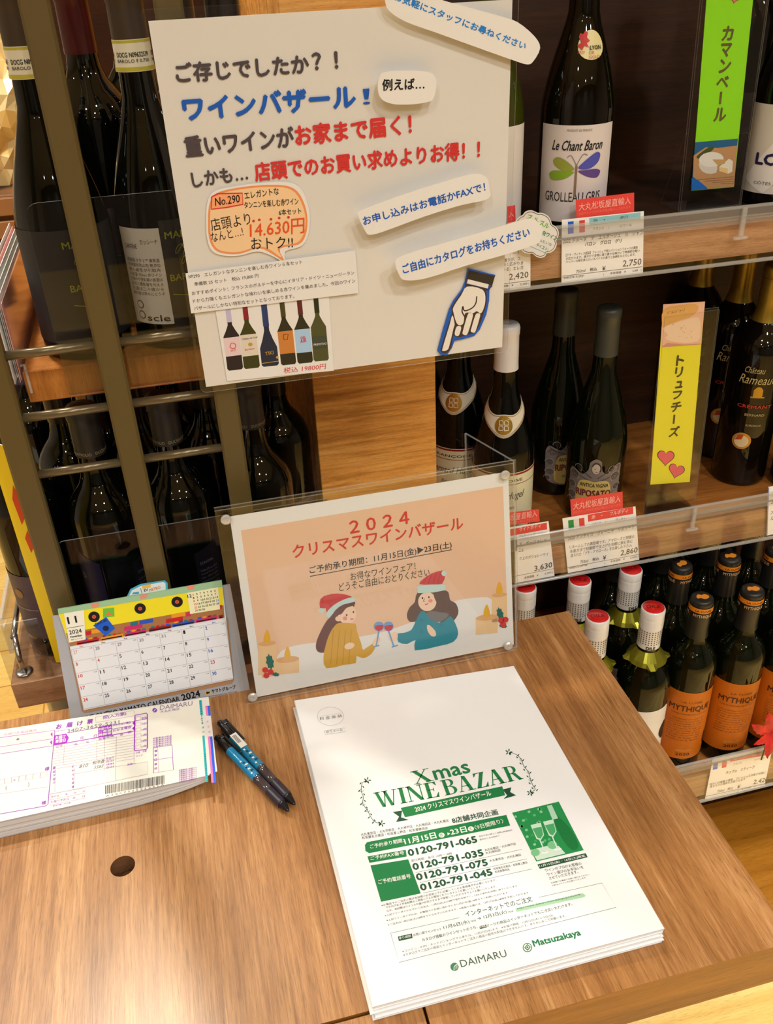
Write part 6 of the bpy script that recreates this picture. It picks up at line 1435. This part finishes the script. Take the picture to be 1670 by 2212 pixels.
part_g('clear_rail', g, [M_RAIL, M_EDGE], t)
t = thing('price_rail', 'clear price rail along the left end of the lowest plank', 'price rail', (-.275, 1.0, -.33))
part_g('rail_sheet', G().box(-.2765, -.2755, .80, 1.34, -.345, -.295), M_RAIL, t)
part_g('rail_edge', G().box(-.2775, -.2745, .80, 1.34, -.296, -.292).box(-.2775, -.2745, .80, 1.34, -.348, -.344), M_EDGE, t)
t = thing('side_card_holder', 'bundle of pink and white price cards at the upper left shelf end', 'card holder', (-.158, .90, .33))
cm = (mat('card_pink', (238, 176, 168), .5), M_WHITE, mat('card_coral', (236, 120, 104), .5), M_CARD)
for k in range(9):
    x = -.1545 - .0022 * k; part_g('price_card', G().box(x, x + .0007, .842 + .004 * (k % 3), 1.10, .352 - .003 * (k % 2), .425 + .004 * ((k * 5) % 4)), cm[(0, 1, 1, 3, 1, 2, 0, 1, 0)[k]], t)
g = G().box(-.1522, -.1512, .838, 1.12, .305, .43).box(-.1755, -.1745, .838, 1.12, .305, .415); g.box(-.1755, -.1512, .838, 1.12, .350, .3512)
part_g('clear_sleeve', g, M_RAIL, t)
part_g('hook', G().tube([(-.1500, .834, .369), (-.146, .828, .372), (-.1455, .8255, .360), (-.1455, .8255, .345)], .0012, 8), M_EDGE, t)
t = thing('yellow_poster_board', 'narrow yellow poster board seen edge on left of the left olive post', 'poster', (-.197, .87, .01))
a = [Vector((-.1965, .8325, .0240)), Vector((-.1600, .8180, .0300)), Vector((-.1600, .8180, .2880)), Vector((-.1980, .8330, .3000))]
a = [a[1], a[0], a[0], a[3], a[3], a[2]]; a = [a[0], a[1], a[3], a[5]]
nY0 = (a[1] - a[0]).cross(a[2] - a[0]).normalized()
if nY0.y > 0: a.reverse(); nY0 = -nY0
g = G().slab(a, nY0, .0012, 0, 1); part_g('board', g, [mat('poster_yellow', (240, 206, 20), .45), M_CARD], t)
P0_ = Surf((-.1975, .8328, 0), Vector((.0375, -.0148, 0)), (0, 0, 1)); P0_.local = True
P0_.O = P0_.O + P0_.N * .0002
for k, q in enumerate('試飲できます'): P0_.text(q, 20, 240 - k * 30, 38, 240 - k * 30, 26, ink(150, 60, 16), .02, 1)
P0_.poly([(8, 236), (13, 252), (17, 240), (15, 214), (10, 206)], ink(206, 70, 20), 1); P0_.poly([(9, 190), (14, 200), (16, 180), (11, 172)], ink(206, 70, 20), 1)
P0_.flush(t)

# ------------------------------------------------------------------ background beyond the left shelf end
t = thing('floor_display_stand', 'brown slatted display stand far back at the left edge with gold crinkled wrap', 'display stand', (-.75, 2.65, ZF))
part_g('body', G().bbox(-1.25, -.30, 2.48, 2.88, -.02, .20, .004), mat('stand_brown', (126, 84, 46), .6, vary=.2), t)
for k in range(4): part_g('slat', G().bbox(-1.26, -.29, 2.462, 2.479, -.012 + k * .055, .030 + k * .055, .002), mat('slat_brown', (156, 104, 58), .6), t)
for x in (-1.22, -.34):
    for y in (2.50, 2.84): part_g('leg', G().bbox(x - .02, x + .02, y - .02, y + .02, ZF, -.02, .002), mat('stand_brown', (126, 84, 46)), t)
random.seed(21); V = []; F = []; n, m_ = 30, 20
for i in range(n + 1):
    for j in range(m_ + 1):
        V.append((-1.22 + .93 * i / n + random.uniform(-.01, .01), 2.56 + .05 * math.sin(i * .7) * math.cos(j * .6) + random.uniform(-.022, .022), .202 + .70 * j / m_ + random.uniform(0, .012)))
for i in range(n):
    for j in range(m_): a_ = i * (m_ + 1) + j; F.append((a_, a_ + m_ + 1, a_ + m_ + 2, a_ + 1))
part('crinkled_wrap', V, F, mat('crinkled_gold_wrap', (240, 214, 160), .25, metal=.3), t)
